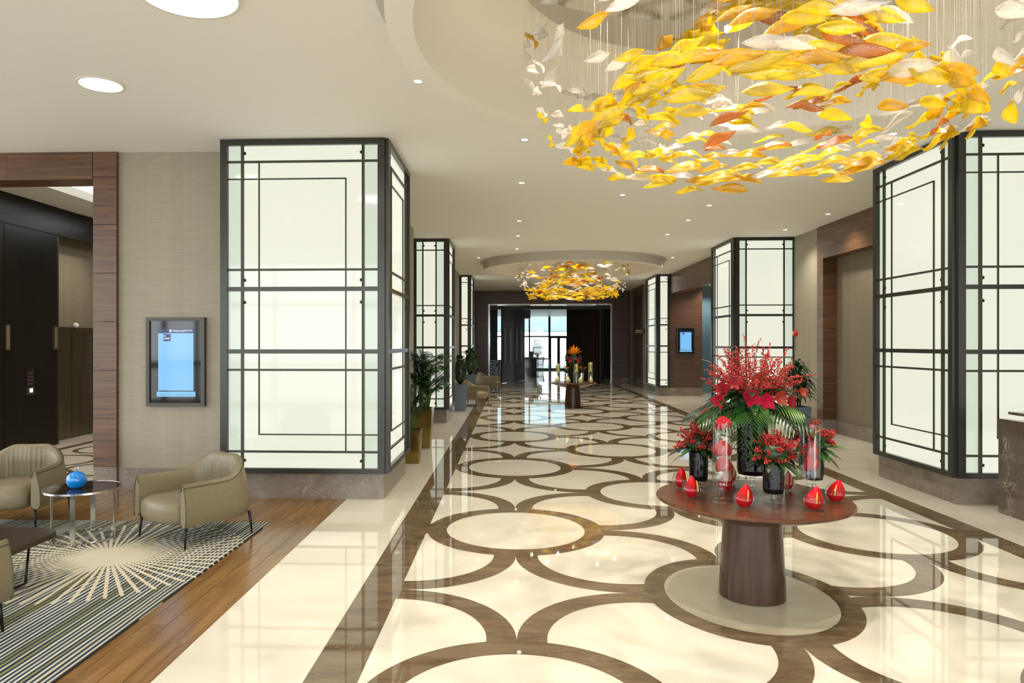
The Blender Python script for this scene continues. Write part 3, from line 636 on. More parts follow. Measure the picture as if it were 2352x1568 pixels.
def chandelier(y, label, seed):
    rnd = random.Random(seed)
    t = thing('chandelier', label, 'chandelier', (CX, y, 0), 0, 'glass leaf chandeliers')
    MB().lathe([(1.84, 4.792), (1.84, 4.775), (0.0, 4.7749)], 96, cap=False).obj('canopy_plate', 'mirror', t)
    places = []
    def put(r, a, z, mat, tilt=0.35, s=1.0): places.append((r, a, z, mat, tilt, s))
    def pick(pa, po): 
        q = rnd.random(); return ('amber' if rnd.random() < 0.68 else 'amber2') if q < pa else ('orangeglass' if q < pa+po else 'clearleaf')
    for k in range(56): put(1.34+rnd.uniform(-.09,.10), 2*PI*(k+rnd.uniform(-.3,.3))/56, 3.37+rnd.uniform(-.07,.08), pick(.88,.03), 1.05)
    for k in range(36): put(1.22+rnd.uniform(-.10,.12), 2*PI*(k+rnd.uniform(-.4,.4))/36, 3.53+rnd.uniform(-.09,.10), pick(.86,.05), .95)
    for k in range(16): put(1.02+rnd.uniform(-.06,.06), 2*PI*(k+rnd.uniform(-.3,.3))/16, 3.35+rnd.uniform(-.04,.05), pick(.84,.04), .8, .9)
    for k in range(11): put(0.70+rnd.uniform(-.06,.06), 2*PI*(k+rnd.uniform(-.3,.3))/11, 3.36+rnd.uniform(-.04,.04), pick(.74,.12), .7, .9)
    for k in range(5): put(0.38+rnd.uniform(-.05,.05), 2*PI*(k+rnd.uniform(-.3,.3))/5, 3.38+rnd.uniform(-.04,.04), pick(.5,.4), .6, .9)
    for k in range(98):                                   # outer sparse veil
        a = 2*PI*(k*0.618 % 1); z = 3.44+0.84*rnd.random(); r = 1.45+0.22*min(1, (z-3.4)/0.5)+rnd.uniform(-.08,.08)
        put(r, a, z, pick(.28,.0), 1.0, .92)
    for k in range(78):                                   # rising inner swirl
        q = k/77; a = 2*PI*2.6*q+rnd.uniform(-.4,.4)+2.2; r = 1.00-0.66*q+rnd.uniform(-.10,.10); z = 3.68+0.60*q+rnd.uniform(-.08,.08)
        put(max(.12, r), a, z, pick(.64,.24), .8, 1.08)
    wires = MB()
    for r, a, z, mat, tilt, s in places:
        x, yy = r*math.cos(a), r*math.sin(a)
        o = link('glass_leaf', rnd.choice(LM[mat]), t, (x, yy, z), (-tilt+rnd.uniform(-.30,.30), rnd.uniform(-0.22, 0.22), a+PI/2+rnd.uniform(-.28,.28)), (s*rnd.uniform(.85,1.12),)*3)
        for d in (-0.07, 0.07):
            px, py = x-d*math.sin(a), yy+d*math.cos(a)
            wires.add([(px-.0006,py,z), (px+.0003,py+.0005,z), (px+.0003,py-.0005,z), (px-.0006,py,4.775), (px+.0003,py+.0005,4.775), (px+.0003,py-.0005,4.775)], [(0,1,4,3),(1,2,5,4),(2,0,3,5)])
    wo = wires.obj('hanging_wires', 'wire', t); wo['kind'] = 'stuff'
    extra = {'amber': MB(), 'amber2': MB(), 'clearleaf': MB()}          # the leaves beyond the largest 300, too crowded to single out
    def more(r, a, z, mat, tilt, s):
        mx = Matrix.LocRotScale(Vector((r*math.cos(a), r*math.sin(a), z)), Euler((-tilt+rnd.uniform(-.3,.3), rnd.uniform(-.22,.22), a+PI/2+rnd.uniform(-.28,.28))), Vector((s, s, s)))
        me = rnd.choice(LM[mat]); extra[mat].add([mx @ v.co for v in me.vertices], [tuple(p.vertices) for p in me.polygons])
    for k in range(70): more(1.28+rnd.uniform(-.16,.14), 2*PI*(k*0.618 % 1), 3.42+rnd.uniform(-.10,.16), 'amber' if k % 3 else 'amber2', 1.0, rnd.uniform(.75,.95))
    for k in range(80):
        q = k/80; more(max(.15, 0.98-0.64*q+rnd.uniform(-.12,.12)), 2*PI*2.6*q+rnd.uniform(-.6,.6)+2.2, 3.66+0.62*q+rnd.uniform(-.10,.10), ('amber', 'amber2', 'amber', 'clearleaf')[k % 4], .85, rnd.uniform(.8,1.0))
    for k in range(60):
        z = 3.45+0.85*rnd.random(); more(1.47+0.2*min(1, (z-3.4)/.5)+rnd.uniform(-.09,.09), 2*PI*((k+.37)*0.618 % 1), z, 'clearleaf', 1.0, rnd.uniform(.65,.85))
    for mk, mb in extra.items():
        eo = mb.obj('crowded_leaves', mk, t, True); eo['kind'] = 'stuff'
    for k in range(10):
        a = 2*PI*k/10+0.2; r = (1.35, 0.8)[k % 2]
        MB().lathe([(0.035, 0), (0.035, -0.02), (0.0, -0.021)], 12, cap=False).obj('canopy_lamp', 'lamp', t, False, (r*math.cos(a), r*math.sin(a), 4.773))
    for k in range(5):
        a = 2*PI*k/5+0.2; link('lamp_light', cl, t, (1.25*math.cos(a), 1.25*math.sin(a), 4.74))
    link('lamp_light', cl, t, (0, 0, 4.74))
    return t
chandelier(5.15, 'huge amber and clear glass leaf chandelier above the front table', 3)
chandelier(21.6, 'distant amber glass leaf chandelier above the far table', 11)

# ================================================================== TABLES
def pedestal_table(label, x, y):
    t = thing('pedestal_table', label, 'table', (x, y, 0), 0, 'round walnut pedestal tables')
    auto(MB().lathe([(0, 0.712), (0.690, 0.712), (0.702, 0.722), (0.702, 0.733), (0.694, 0.742), (0, 0.742)], 96).obj('table_top', 'tablewood', t))
    auto(MB().lathe([(0.680, 0.7118), (0.52, 0.655), (0.36, 0.606), (0.25, 0.588), (0.215, 0.584)], 96, cap=False).obj('underside', 'pedwood', t), 60)
    auto(MB().lathe([(0.238, 0.004), (0.236, 0.10), (0.222, 0.35), (0.208, 0.585)], 64).obj('pedestal', 'pedwood', t), 60)
    return t
pedestal_table('round walnut pedestal table carrying the red flowers', TX, TY)
pedestal_table('far round walnut pedestal table carrying the orange flowers', 1.77, 20.9)
ZT = 0.7425
# ---- glassware
def votive(x, y, rz, label, s=1.0, z=ZT, mat='red'):
    t = thing('votive_globe', label, 'glass globe', (x, y, z), rz, 'slant-cut glass globes holding red anthuriums' if mat == 'red' else 'small globes of yellow flowers on the far table')
    R = 0.066*s
    def g(u, v):
        th = v*2.55; a = u*2*PI; k = R*(1.0+0.10*math.sin(th))
        x_ = k*math.sin(th)*math.cos(a); y_ = k*math.sin(th)*math.sin(a); zz = R*0.98-R*math.cos(th)
        zz += max(0, zz-R)*0.55*(y_/R); return (x_, y_, zz+0.002)
    MB().grid(g, 28, 16, True).obj('globe', 'glass', t, True)
    def sp(u, v):
        a = (u-0.5)*2; b = v
        w_ = 0.074*s*(math.sin(PI*min(1, b*0.90+0.10))**0.7)*(1-0.45*b)
        return (a*w_+0.022*s*b*b, -0.048*s*(1-a*a*1.0)*math.sin(PI*(0.2+0.8*b))**0.8+0.02*b, 0.008+0.158*s*b)
    MB().grid(sp, 11, 12).obj('spathe', mat, t, True)
    if mat == 'red': MB().tube([(0.004, -0.054*s, 0.055*s), (0.010, -0.050*s, 0.095*s), (0.014, -0.036*s, 0.135*s)], [0.005, 0.0045, 0.002], 8).obj('spadix', 'spadix', t, True)
    return t
votive(1.343, 5.66, 0.5, 'red anthurium globe at the left back edge of the table')
votive(1.335, 5.305, 0.55, 'red anthurium globe in front of the left black vase')
votive(1.626, 5.000, 0.0, 'red anthurium globe at the front of the table beside the clear foot')
votive(2.085, 4.950, -0.2, 'red anthurium globe at the right front of the table')
votive(2.345, 5.205, -0.6, 'red anthurium globe nearest the right edge of the table')
votive(1.79, 5.87, 0.2, 'red anthurium globe at the back, behind the tall black vase')
votive(1.655, 5.55, -0.2, 'red anthurium globe behind the foot of the left clear cylinder', 0.9)
votive(2.16, 5.62, 0.1, 'red anthurium globe behind the right clear cylinder', 0.9)
def anthurium_parts(t, z, s, tilt, rz, mat='red'):
    def sp(u, v):
        a = u*2*PI; r = v*0.062*s*(1+0.28*math.cos(a))*(1-0.25*max(0, -math.cos(a))**6)
        p = Vector((r*math.sin(a), -0.02*s*math.cos(v*1.3)+0.014*s*math.cos(2*a)*v, r*math.cos(a)))
        return Matrix.Rotation(rz, 4, 'Z') @ Matrix.Rotation(tilt, 4, 'X') @ p + Vector((0, 0, z))
    MB().grid(sp, 24, 6, True).obj('spathe', mat, t, True)
    R = Matrix.Rotation(rz, 4, 'Z') @ Matrix.Rotation(tilt, 4, 'X')
    MB().tube([R @ Vector((0, -0.022*s, -0.004))+Vector((0,0,z)), R @ Vector((0.012*s, -0.05*s, 0.055*s))+Vector((0,0,z))], [0.005*s, 0.002*s], 8).obj('spadix', 'spadix', t, True)
def cyl_vase(x, y, label, r=0.072, foot=0.155, top=0.575, flowers=((0.25,1,0.2,0.1),(0.36,1,0.3,0.9),(0.52,0.95,0.1,-0.2)), z=ZT, footr=0.092, fm='red', grp='clear glass cylinders of red anthuriums'):
    t = thing('cylinder_vase', label, 'vase', (x, y, z), 0, grp)
    if foot:
        auto(MB().lathe([(footr, 0.001), (footr, 0.008), (footr*0.78, 0.020), (footr*0.45, 0.05), (footr*0.27, 0.09), (0.022, foot-0.022), (0.034, foot-0.012), (0.040, foot-0.002)], 40, cap=False).obj('foot', 'glass', t), 60)
    auto(MB().lathe([(0.0, foot+0.001), (r, foot+0.001), (r, top), (r-0.005, top), (r-0.005, foot+0.012), (0, foot+0.0121)], 48, cap=False).obj('cylinder', 'glass', t), 50)
    for fz, s, tl, rz in flowers: anthurium_parts(t, fz, s, tl, rz, fm)
    return t
cyl_vase(1.534, 5.214, 'clear cylinder on a bell foot with a red anthurium rising above its rim', flowers=((0.245,1.0,0.2,0.2),(0.36,1.05,0.15,-0.3),(0.545,0.98,0.25,0.15)))
cyl_vase(2.224, 5.353, 'clear cylinder on a bell foot filled with red anthuriums at the right of the table', 0.076, 0.15, 0.555, ((0.235,1.1,0.15,0.3),(0.335,1.0,0.3,-0.5),(0.375,0.9,0.1,0.9),(0.47,1.05,0.25,0.8)))
cyl_vase(2.06, 5.50, 'plain clear cylinder of anthuriums behind the centre black vase', 0.066, 0.0, 0.56, ((0.06,0.95,0.2,0.3),(0.17,0.9,0.1,0.8),(0.28,0.9,0.3,0.1)))
cyl_vase(1.62, 5.93, 'clear cylinder of anthuriums at the back of the table', 0.062, 0.14, 0.56, ((0.22,0.9,0.2,-0.6),(0.34,0.9,0.1,0.4),(0.55,0.95,0.3,-0.8)))
def black_vase(x, y, label, r, z0, z1, footr, z=ZT):
    t = thing('black_vase', label, 'vase', (x, y, z), 0, 'black cut-glass vases on clear stems')
    auto(MB().lathe([(footr, 0.001), (footr, 0.006), (footr*0.5, 0.02), (0.014, 0.04), (0.019, 0.06), (0.013, 0.075), (0.026, z0-0.008), (0.04, z0)], 32, cap=False).obj('stem_foot', 'glass', t), 60)
    n = 28; rows = max(5, int((z1-z0)/0.034)); mb = MB(); v = []; f = []
    for i in range(rows+1):
        for k in range(n):
            a = 2*PI*(k+0.5*(i % 2))/n; rr = r*(1.0 if i not in (0,) else 0.9); v.append((rr*math.cos(a), rr*math.sin(a), z0+(z1-z0)*i/rows))
    for i in range(rows):
        for k in range(n):
            a, b = i*n+k, i*n+(k+1) % n; k2 = k if i % 2 == 0 else (k+1) % n
            c, d = (i+1)*n+k, (i+1)*n+(k+1) % n
            if i % 2 == 0: f += [(a, b, c), (b, d, c)]
            else: f += [(a, b, d), (a, d, c)]
    f.append(tuple(reversed(range(n)))); mb.add(v, f).obj('bowl', 'blackglass', t)
    return t
black_vase(1.490, 5.70, 'black cut-glass vase at the left of the table', 0.074, 0.058, 0.285, 0.06)
black_vase(1.872, 5.124, 'black cut-glass vase at the front centre of the table', 0.073, 0.082, 0.290, 0.068)
black_vase(2.340, 5.560, 'black cut-glass vase half hidden behind the right clear cylinder', 0.074, 0.10, 0.30, 0.06)
black_vase(1.862, 5.54, 'tall black vase under the big berry bouquet', 0.115, 0.14, 0.56, 0.13)

# ---- bouquets
def leaf_blade(mb, p0, d, L, W, droop=0.3, fold=0.15, n=7, up=Vector((0,0,1))):
    p0 = Vector(p0); d = Vector(d).normalized(); s = d.cross(up)
    s = s.normalized() if s.length > 1e-4 else Vector((1,0,0))
    v = []; f = []
    for i in range(n):
        t = i/(n-1); w_ = W*0.5*(math.sin(PI*(t*0.94+0.06))**0.8)
        if i == n-1: w_ = 0.0015
        c = p0+d*(L*t)-Vector((0,0,1))*(droop*L*t*t)
        lift = Vector((0,0,1))*(fold*w_)
        v += [c-s*w_+lift, c, c+s*w_+lift]
    for i in range(n-1):
        a = i*3; f += [(a, a+1, a+4, a+3), (a+1, a+2, a+5, a+4)]
    o = len(v); th = Vector((0,0,-0.0018)); v += [p+th for p in v]; f += [tuple(reversed([i+o for i in q])) for q in f]
    return mb.add(v, f)
ICO = None
def berry(mb, p, r):
    global ICO
    if ICO is None:
        ph = (1+5**.5)/2; vs = [Vector(q).normalized() for q in ((-1,ph,0),(1,ph,0),(-1,-ph,0),(1,-ph,0),(0,-1,ph),(0,1,ph),(0,-1,-ph),(0,1,-ph),(ph,0,-1),(ph,0,1),(-ph,0,-1),(-ph,0,1))]
        ICO = (vs, [(0,11,5),(0,5,1),(0,1,7),(0,7,10),(0,10,11),(1,5,9),(5,11,4),(11,10,2),(10,7,6),(7,1,8),(3,9,4),(3,4,2),(3,2,6),(3,6,8),(3,8,9),(4,9,5),(2,4,11),(6,2,10),(8,6,7),(9,8,1)])
    p = Vector(p); return mb.add([p+q*r for q in ICO[0]], ICO[1])
def petal_flower(t, c, n, L, W, mat, face, name='flower', droop=0.15, tilt=0.5):
    mb = MB(); face = Vector(face).normalized(); u = face.orthogonal().normalized(); w_ = face.cross(u)
    for k in range(n):
        a = 2*PI*k/n+0.3; d = u*math.cos(a)+w_*math.sin(a)+face*tilt
        leaf_blade(mb, c, d, L*(1 if k % 2 else 0.85), W, droop*0.3, 0.3, 6, face)
    return mb.obj(name, mat, t, True)
def berry_branch(t, p0, tip, rnd, nb, r=0.0062, spread=0.03, mat='berry'):
    p0 = Vector(p0); tip = Vector(tip); mid = (p0+tip)/2+Vector((rnd.uniform(-.03,.03), rnd.uniform(-.03,.03), rnd.uniform(0,.03)))
    pts = [p0.lerp(mid, q*2) if q < .5 else mid.lerp(tip, q*2-1) for q in (0, .2, .4, .6, .8, 1.0)]
    br = MB().tube(pts, [0.0028, .0026, .0024, .002, .0016, .001], 5).obj('branch', 'twig', t)
    mb = MB()
    for k in range(nb):
        q = 0.28+0.72*(k/max(1, nb-1)); i = min(4, int(q*5)); c = pts[i].lerp(pts[i+1], q*5-i)
        s_ = spread*(1.05-q*0.7)
        berry(mb, c+Vector((rnd.uniform(-1,1), rnd.uniform(-1,1), rnd.uniform(-.6,1)))*s_, r*rnd.uniform(.8,1.2))
    b = mb.obj('berries', mat, br, True); b['kind'] = 'stuff'
    return br
def rdir(rnd, el0, el1):
    a = rnd.uniform(0, 2*PI); e = rnd.uniform(el0, el1); return Vector((math.cos(a)*math.cos(e), math.sin(a)*math.cos(e), math.sin(e)))
# big bouquet
def frond(t, p0, d, L, W, mat, nl=15, droop=0.6, name='palm_frond', lw=0.062):
    p0 = Vector(p0); d = Vector(d).normalized(); s = d.cross(Vector((0,0,1))).normalized(); mb = MB(); pts = []
    for i in range(nl):
        q = i/(nl-1); pts.append(p0+d*(L*q)-Vector((0,0,1))*(droop*L*q*q))
    mb.tube(pts, [0.004*(1-0.8*i/nl) for i in range(nl)], 5)
    for i in range(2, nl):
        q = i/(nl-1); tt = (pts[i]-pts[i-1]).normalized(); ll = W*(math.sin(PI*(0.15+0.8*q))**0.7)
        for sg in (-1, 1): leaf_blade(mb, pts[i], tt*1.1+s*sg, ll, W*lw, 0.45, 0.0, 4)
    return mb.obj(name, mat, t, True)
rnd = random.Random(5)
bq = thing('berry_bouquet', 'large bouquet of red berry branches, red blooms and palm leaves in the tall vase', 'bouquet', (1.862, 5.54, ZT+0.52))
MB().lathe([(0.0, -0.02), (0.085, 0.0), (0.15, 0.09), (0.17, 0.18), (0.10, 0.28), (0.0, 0.31)], 16).obj('foliage_core', 'leaf_dark', bq, True)
for k in range(64):
    a = 2*PI*k*0.618; q = (k+0.5)/64; rr = 0.06+0.34*math.sqrt(q); zt = 0.60-0.24*q+rnd.uniform(-.10,.06)
    berry_branch(bq, (0.05*math.cos(a), 0.05*math.sin(a), 0.20), (rr*math.cos(a), rr*math.sin(a)*0.9, zt), rnd, 46, spread=0.036)
for p in ((-0.07,-0.02,0.70),(0.06,0.0,0.67),(0.12,-0.05,0.64),(0.26,-0.04,0.60),(-0.20,0.0,0.61),(-0.12,0.05,0.62)): berry_branch(bq, (p[0]*.4,p[1]*.4,0.3), p, rnd, 30, spread=0.022)
berry_branch(bq, (0.05,-0.05,0.33), (0.44,-0.12,0.40), rnd, 34, spread=0.014)
berry_branch(bq, (-0.05,-0.05,0.33), (-0.36,-0.12,0.40), rnd, 34, spread=0.018)
for k in range(48):
    a = 2*PI*k/48*5+rnd.uniform(-.1,.1); d = Vector((math.cos(a), math.sin(a), rnd.uniform(-.45,.45)))
    mb = MB(); leaf_blade(mb, (0.10*math.cos(a), 0.10*math.sin(a), 0.20+rnd.uniform(-.09,.12)), d, rnd.uniform(.20,.33), rnd.uniform(.06,.10), rnd.uniform(.1,.5), .35); mb.obj('leaf', rnd.choice(['leaf','leaf_dark','leaf_dark','leaf']), bq, True)
for k in range(18):
    a = 2*PI*k/18+rnd.uniform(-.18,.18); frond(bq, (0.07*math.cos(a), 0.07*math.sin(a), 0.10+rnd.uniform(-.03,.06)), (math.cos(a), math.sin(a), rnd.uniform(.05,.40)), rnd.uniform(.34,.46), rnd.uniform(.17,.23), rnd.choice(['leaf','leaf_dark','leaf','leaf_dark','leaf_light']), 13, rnd.uniform(.35,.75))
petal_flower(bq, (-0.085,-0.235,0.225), 4, 0.090, 0.075, 'magenta', (-0.1,-1,0.1), 'poinsettia')
petal_flower(bq, (0.015,-0.25,0.205), 5, 0.080, 0.062, 'magenta', (0.1,-1,0.0), 'poinsettia')
petal_flower(bq, (0.115,-0.235,0.225), 6, 0.080, 0.048, 'lily', (0.2,-1,0.2), 'lily_bloom', tilt=0.7)
petal_flower(bq, (0.30,-0.15,0.26), 7, 0.065, 0.032, 'lily', (0.6,-1,0.4), 'lily_bloom', tilt=0.9)
petal_flower(bq, (0.21,-0.20,0.20), 7, 0.060, 0.035, 'crimson', (0.4,-1,0.1), 'crimson_bloom')
petal_flower(bq, (-0.27,-0.15,0.28), 9, 0.085, 0.040, 'crimson', (-0.6,-1,0.4), 'crimson_bloom', tilt=0.8)
petal_flower(bq, (-0.29,-0.14,0.20), 6, 0.075, 0.040, 'magenta', (-0.7,-0.8,0.0), 'poinsettia')
petal_flower(bq, (-0.20,-0.19,0.33), 7, 0.070, 0.036, 'crimson', (-0.3,-1,0.5), 'crimson_bloom')
petal_flower(bq, (0.0,-0.12,0.36), 6, 0.070, 0.04, 'lily', (0,-1,0.5), 'lily_bloom')
petal_flower(bq, (-0.05,0.24,0.25), 6, 0.09, 0.06, 'magenta', (0,1,0.2), 'poinsettia')
petal_flower(bq, (0.24,0.16,0.25), 6, 0.09, 0.06, 'crimson', (0.7,0.7,0.2), 'crimson_bloom')
def small_bouquet(x, y, z, label, sd, leaf_mats, big=True, leaves=24):
    r = random.Random(sd); t = thing('berry_posy', label, 'bouquet', (x, y, z), 0, 'small red berry bouquets in black vases')
    MB().lathe([(0.0, -0.03), (0.06, 0.0), (0.11, 0.05), (0.08, 0.12), (0, 0.15)], 14).obj('foliage_core', 'leaf_dark', t, True)
    for k in range(46):
        d = rdir(r, 0.0, 1.5); berry_branch(t, (0,0,0.02), d*r.uniform(.14,.22)+Vector((0,0,0.02)), r, 40, 0.0076, 0.036)
    for k in range(leaves):
        d = rdir(r, -0.45, 0.9); mb = MB(); leaf_blade(mb, d*0.05+Vector((0,0,0.03)), d, r.uniform(.15,.23), r.uniform(.05,.075), .30, .2); mb.obj('leaf', r.choice(leaf_mats), t, True)
    return t
small_bouquet(1.490, 5.70, ZT+0.295, 'dark leaved red berry posy in the left black vase', 21, ['leaf_dark','leaf_dark','leaf'])
small_bouquet(1.872, 5.124, ZT+0.30, 'bright red berry posy in the front centre black vase', 22, ['leaf','leaf_dark','leaf'])
small_bouquet(2.340, 5.560, ZT+0.31, 'red berry posy with broad green leaves at the right of the table', 23, ['leaf','leaf','leaf_light'], True, 32)

# ---- far table flowers
FT = (1.77, 20.9)
r2 = random.Random(9)
fb = thing('orange_bouquet', 'tall bouquet of orange and crimson blooms on the far table', 'bouquet', (FT[0]+0.02, FT[1], ZT+0.44))
for k in range(60):
    d = rdir(r2, 0.45, 1.5); mb = MB(); p = Vector((0,0,0.35)); leaf_blade(mb, p, d, r2.uniform(.24,.36), .045, .05, .2, 5); mb.obj('orange_petal', 'orange', fb, True)
for k in range(12):
    a = 2*PI*k/12; petal_flower(fb, (0.20*math.cos(a), 0.20*math.sin(a), 0.22+0.08*(k % 2)), 5, .11, .08, ['crimson','leaf_dark','magenta','leaf_dark'][k % 4], (math.cos(a), math.sin(a), .2))
for k in range(16):
    a = 2*PI*k/16; mb = MB(); leaf_blade(mb, (0.1*math.cos(a), 0.1*math.sin(a), .12), (math.cos(a), math.sin(a), .25), .22, .10, .3); mb.obj('leaf', r2.choice(['leaf_dark','leaf']), fb, True)
MB().lathe([(0, 0), (.10, .05), (.14, .2), (.08, .36), (0, .4)], 12).obj('foliage_core', 'leaf_dark', fb, True)
ft = thing('black_vase', 'tall dark vase under the orange bouquet on the far table', 'vase', (FT[0]+0.02, FT[1], ZT)); auto(MB().lathe([(0.0, 0.001), (0.09, 0.002), (0.085, 0.44), (0.0, 0.441)], 24).obj('bowl', 'blackglass', ft))
def yellow_cyl(x, y, lab, h):
    t = thing('cylinder_vase', lab, 'vase', (x, y, ZT), 0, 'tall clear cylinders of yellow flowers')
    auto(MB().lathe([(0, 0.001), (.075, .002), (.075, h), (.07, h), (.07, .012), (0, .0121)], 28, cap=False).obj('cylinder', 'glass', t), 50)
    r = random.Random(int(x*100)); mb = MB()
    for k in range(46): berry(mb, (r.uniform(-.04,.04), r.uniform(-.04,.04), h-0.45*r.random()*h-.02), .022)
    b = mb.obj('yellow_blooms', 'yellow', t, True); b['kind'] = 'stuff'
yellow_cyl(1.32, 20.75, 'leftmost cylinder of yellow blooms on the far table', .56); yellow_cyl(1.84, 20.55, 'centre front cylinder of yellow blooms on the far table', .56); yellow_cyl(2.27, 20.72, 'rightmost cylinder of yellow blooms on the far table', .60)
for (x, y, lab) in ((1.57, 20.70, 'left'), (2.02, 20.78, 'right')):
    t = thing('orange_posy', 'small orange and green posy on the %s of the far table' % lab, 'bouquet', (x, y, ZT+0.29)); r = random.Random(int(x*99))
    MB().lathe([(0, -.02), (.08, .02), (.10, .08), (0, .14)], 12).obj('foliage_core', 'leaf_dark', t, True)
    for k in range(14):
        d = rdir(r, .1, 1.3); mb = MB(); leaf_blade(mb, d*.05+Vector((0,0,.05)), d, .16, .04, .1, .2, 5); mb.obj('petal', r.choice(['orange','orange','leaf_dark','leaf']), t, True)
    v = thing('steel_vase', 'short mirrored vase under the %s posy on the far table' % lab, 'vase', (x, y, ZT)); auto(MB().lathe([(0, .001), (.065, .002), (.065, .28), (0, .281)], 24).obj('bowl', 'chrome', v))
for k, (x, y, lab) in enumerate(((1.28, 20.55, 'leftmost'), (1.58, 20.42, 'second from the left'), (1.95, 20.38, 'third from the left'), (2.26, 20.52, 'rightmost'))):
    votive(x, y, 0.3*k, lab + ' small pale yellow globe on the far table', 1.2, ZT, 'paleyellow')

# ================================================================== LOUNGE
rug = MB().box(-2.9, 1.005, -3.6, 1.235, 0.002, 0.014).obj('rug', 'rug', None, False, (-3.565, 6.035, 0))
tag(rug, 'striped navy, olive and cream rug with a pale sunburst under the armchairs', 'rug')

def armchair(label, x, y, rz, group='olive leather tub armchairs'):
    """front faces local -Y"""
    t = thing('armchair', label, 'armchair', (x, y, 0), rz, group)
    hw, hd, rc = 0.415, 0.40, 0.30            # half width, half depth, back corner radius
    path = []
    nL = 14
    for i in range(nL): path.append((hw, -hd+(2*hd-rc)*i/nL, 0.0))
    nA = 18
    for i in range(nA): a = (PI/2)*i/nA; path.append((hw-rc+rc*math.cos(a), hd-rc+rc*math.sin(a), a))
    nB = 14
    for i in range(nB): path.append((hw-rc-(2*hw-2*rc)*i/nB, hd, PI/2))
    for i in range(nA): a = PI/2+(PI/2)*i/nA; path.append((-hw+rc+rc*math.cos(a), hd-rc+rc*math.sin(a), a))
    for i in range(nL+1): path.append((-hw, hd-rc-(2*hd-rc)*i/nL, PI))
    n = len(path)
    def top(i):
        q = abs(i/(n-1)-0.5)*2      # 0 at back centre, 1 at arm fronts
        s = max(0.0, min(1.0, (0.72-q)/0.50)); s = s*s*(3-2*s)
        return 0.615+0.175*s
    def section(i):
        hgt = top(i); q = abs(i/(n-1)-0.5)*2; bk = max(0, 1-q/0.55)
        pl = 0.006*math.sin(i*2.1)*min(1, bk*2.0); te = 1-0.52*max(0.0, min(1.0, (q-0.62)/0.38))
        return [(d*(te if d < 0 else 1), z) for d, z in [(0.012, 0.225), (0.034, 0.27), (0.030, 0.40), (0.012, 0.52), (-0.012-0.05*bk, hgt-0.035), (-0.035-0.05*bk, hgt-0.004), (-0.065-0.05*bk, hgt), (-0.092-0.05*bk, hgt-0.02),
                (-0.105-0.05*bk+pl, hgt-0.07), (-0.115-0.045*bk+pl*1.6, 0.5*(hgt+0.40)), (-0.120-0.03*bk+pl, 0.40), (-0.125, 0.33), (-0.12, 0.26), (-0.05, 0.225)]]
    mb = MB(); v = []; f = []; m = 14; rim = []
    for i, (px, py, a) in enumerate(path):
        nx, ny = math.cos(a), math.sin(a)
        for k, (d, z) in enumerate(section(i)):
            v.append((px+nx*d, py+ny*d, z))
            if k == 4: rim.append((px+nx*(d+0.002), py+ny*(d+0.002), z+0.004))
    for i in range(n-1):
        for k in range(m): f.append((i*m+k, (i+1)*m+k, (i+1)*m+(k+1) % m, i*m+(k+1) % m))
    f.append(tuple(range(m))); f.append(tuple(reversed([(n-1)*m+k for k in range(m)])))
    sh = auto(mb.add(v, f).obj('shell', 'leather', t), 50)
    MB().tube(rim, 0.005, 5).obj('piping', 'piping', sh, True)
    for e in (0, n-1):
        px, py, a = path[e]; nx, ny = math.cos(a), math.sin(a)
        MB().tube([(px+nx*d, py-0.003, z) for d, z in section(e)[:9]], 0.005, 5).obj('piping', 'piping', sh, True)
    # seat cushion
    def cush(u, v_):
        th = (u)*2*PI; ph = (v_-0.5)*PI
        ce_, se = math.cos(th), math.sin(th); cp, sp_ = math.cos(ph), math.sin(ph)
        sg = lambda q, e: math.copysign(abs(q)**e, q)
        x_ = (0.300+0.055*max(0, -se))*sg(ce_, .30)*sg(cp, .35); y_ = 0.37*sg(se, .30)*sg(cp, .35); z_ = 0.118*sg(sp_, .6)
        y_ -= 0.085*(1-min(1, (x_/0.30)**2))*(1 if y_ < -0.1 else 0)*cp**.5
        return (x_, y_-0.05, 0.325+z_+0.018*(1-(x_/0.3)**2)*(z_ > 0))
    MB().grid(cush, 48, 18, True).obj('seat_cushion', 'leather', t, True)
    for sx in (-1, 1):
        for sy in (-1, 1):
            lx, ly = sx*0.385, (-0.37 if sy < 0 else 0.33)
            MB().tube([(lx*0.97, ly*0.97, 0.245), (lx, ly, 0.12), (lx*1.015, ly*1.02, 0.020)], [0.016, 0.012, 0.008], 8).obj('leg', 'blackmetal', t, True)
    return t
armchair('olive leather armchair in front of the large backlit column', -3.10, 6.76, math.radians(-33))
armchair('olive leather armchair left of the blue vase, cut by the left edge', -5.27, 7.20, math.radians(8))
armchair('olive leather armchair corner at the lower left edge', -3.80, 4.16, math.radians(165))
# far armchairs by the planters
armchair('small distant armchair beside the slate planter', -1.27, 21.25, math.radians(65), 'distant lounge armchairs')
armchair('more distant armchair next to the end wall planter', -0.98, 26.9, math.radians(80), 'distant lounge armchairs')

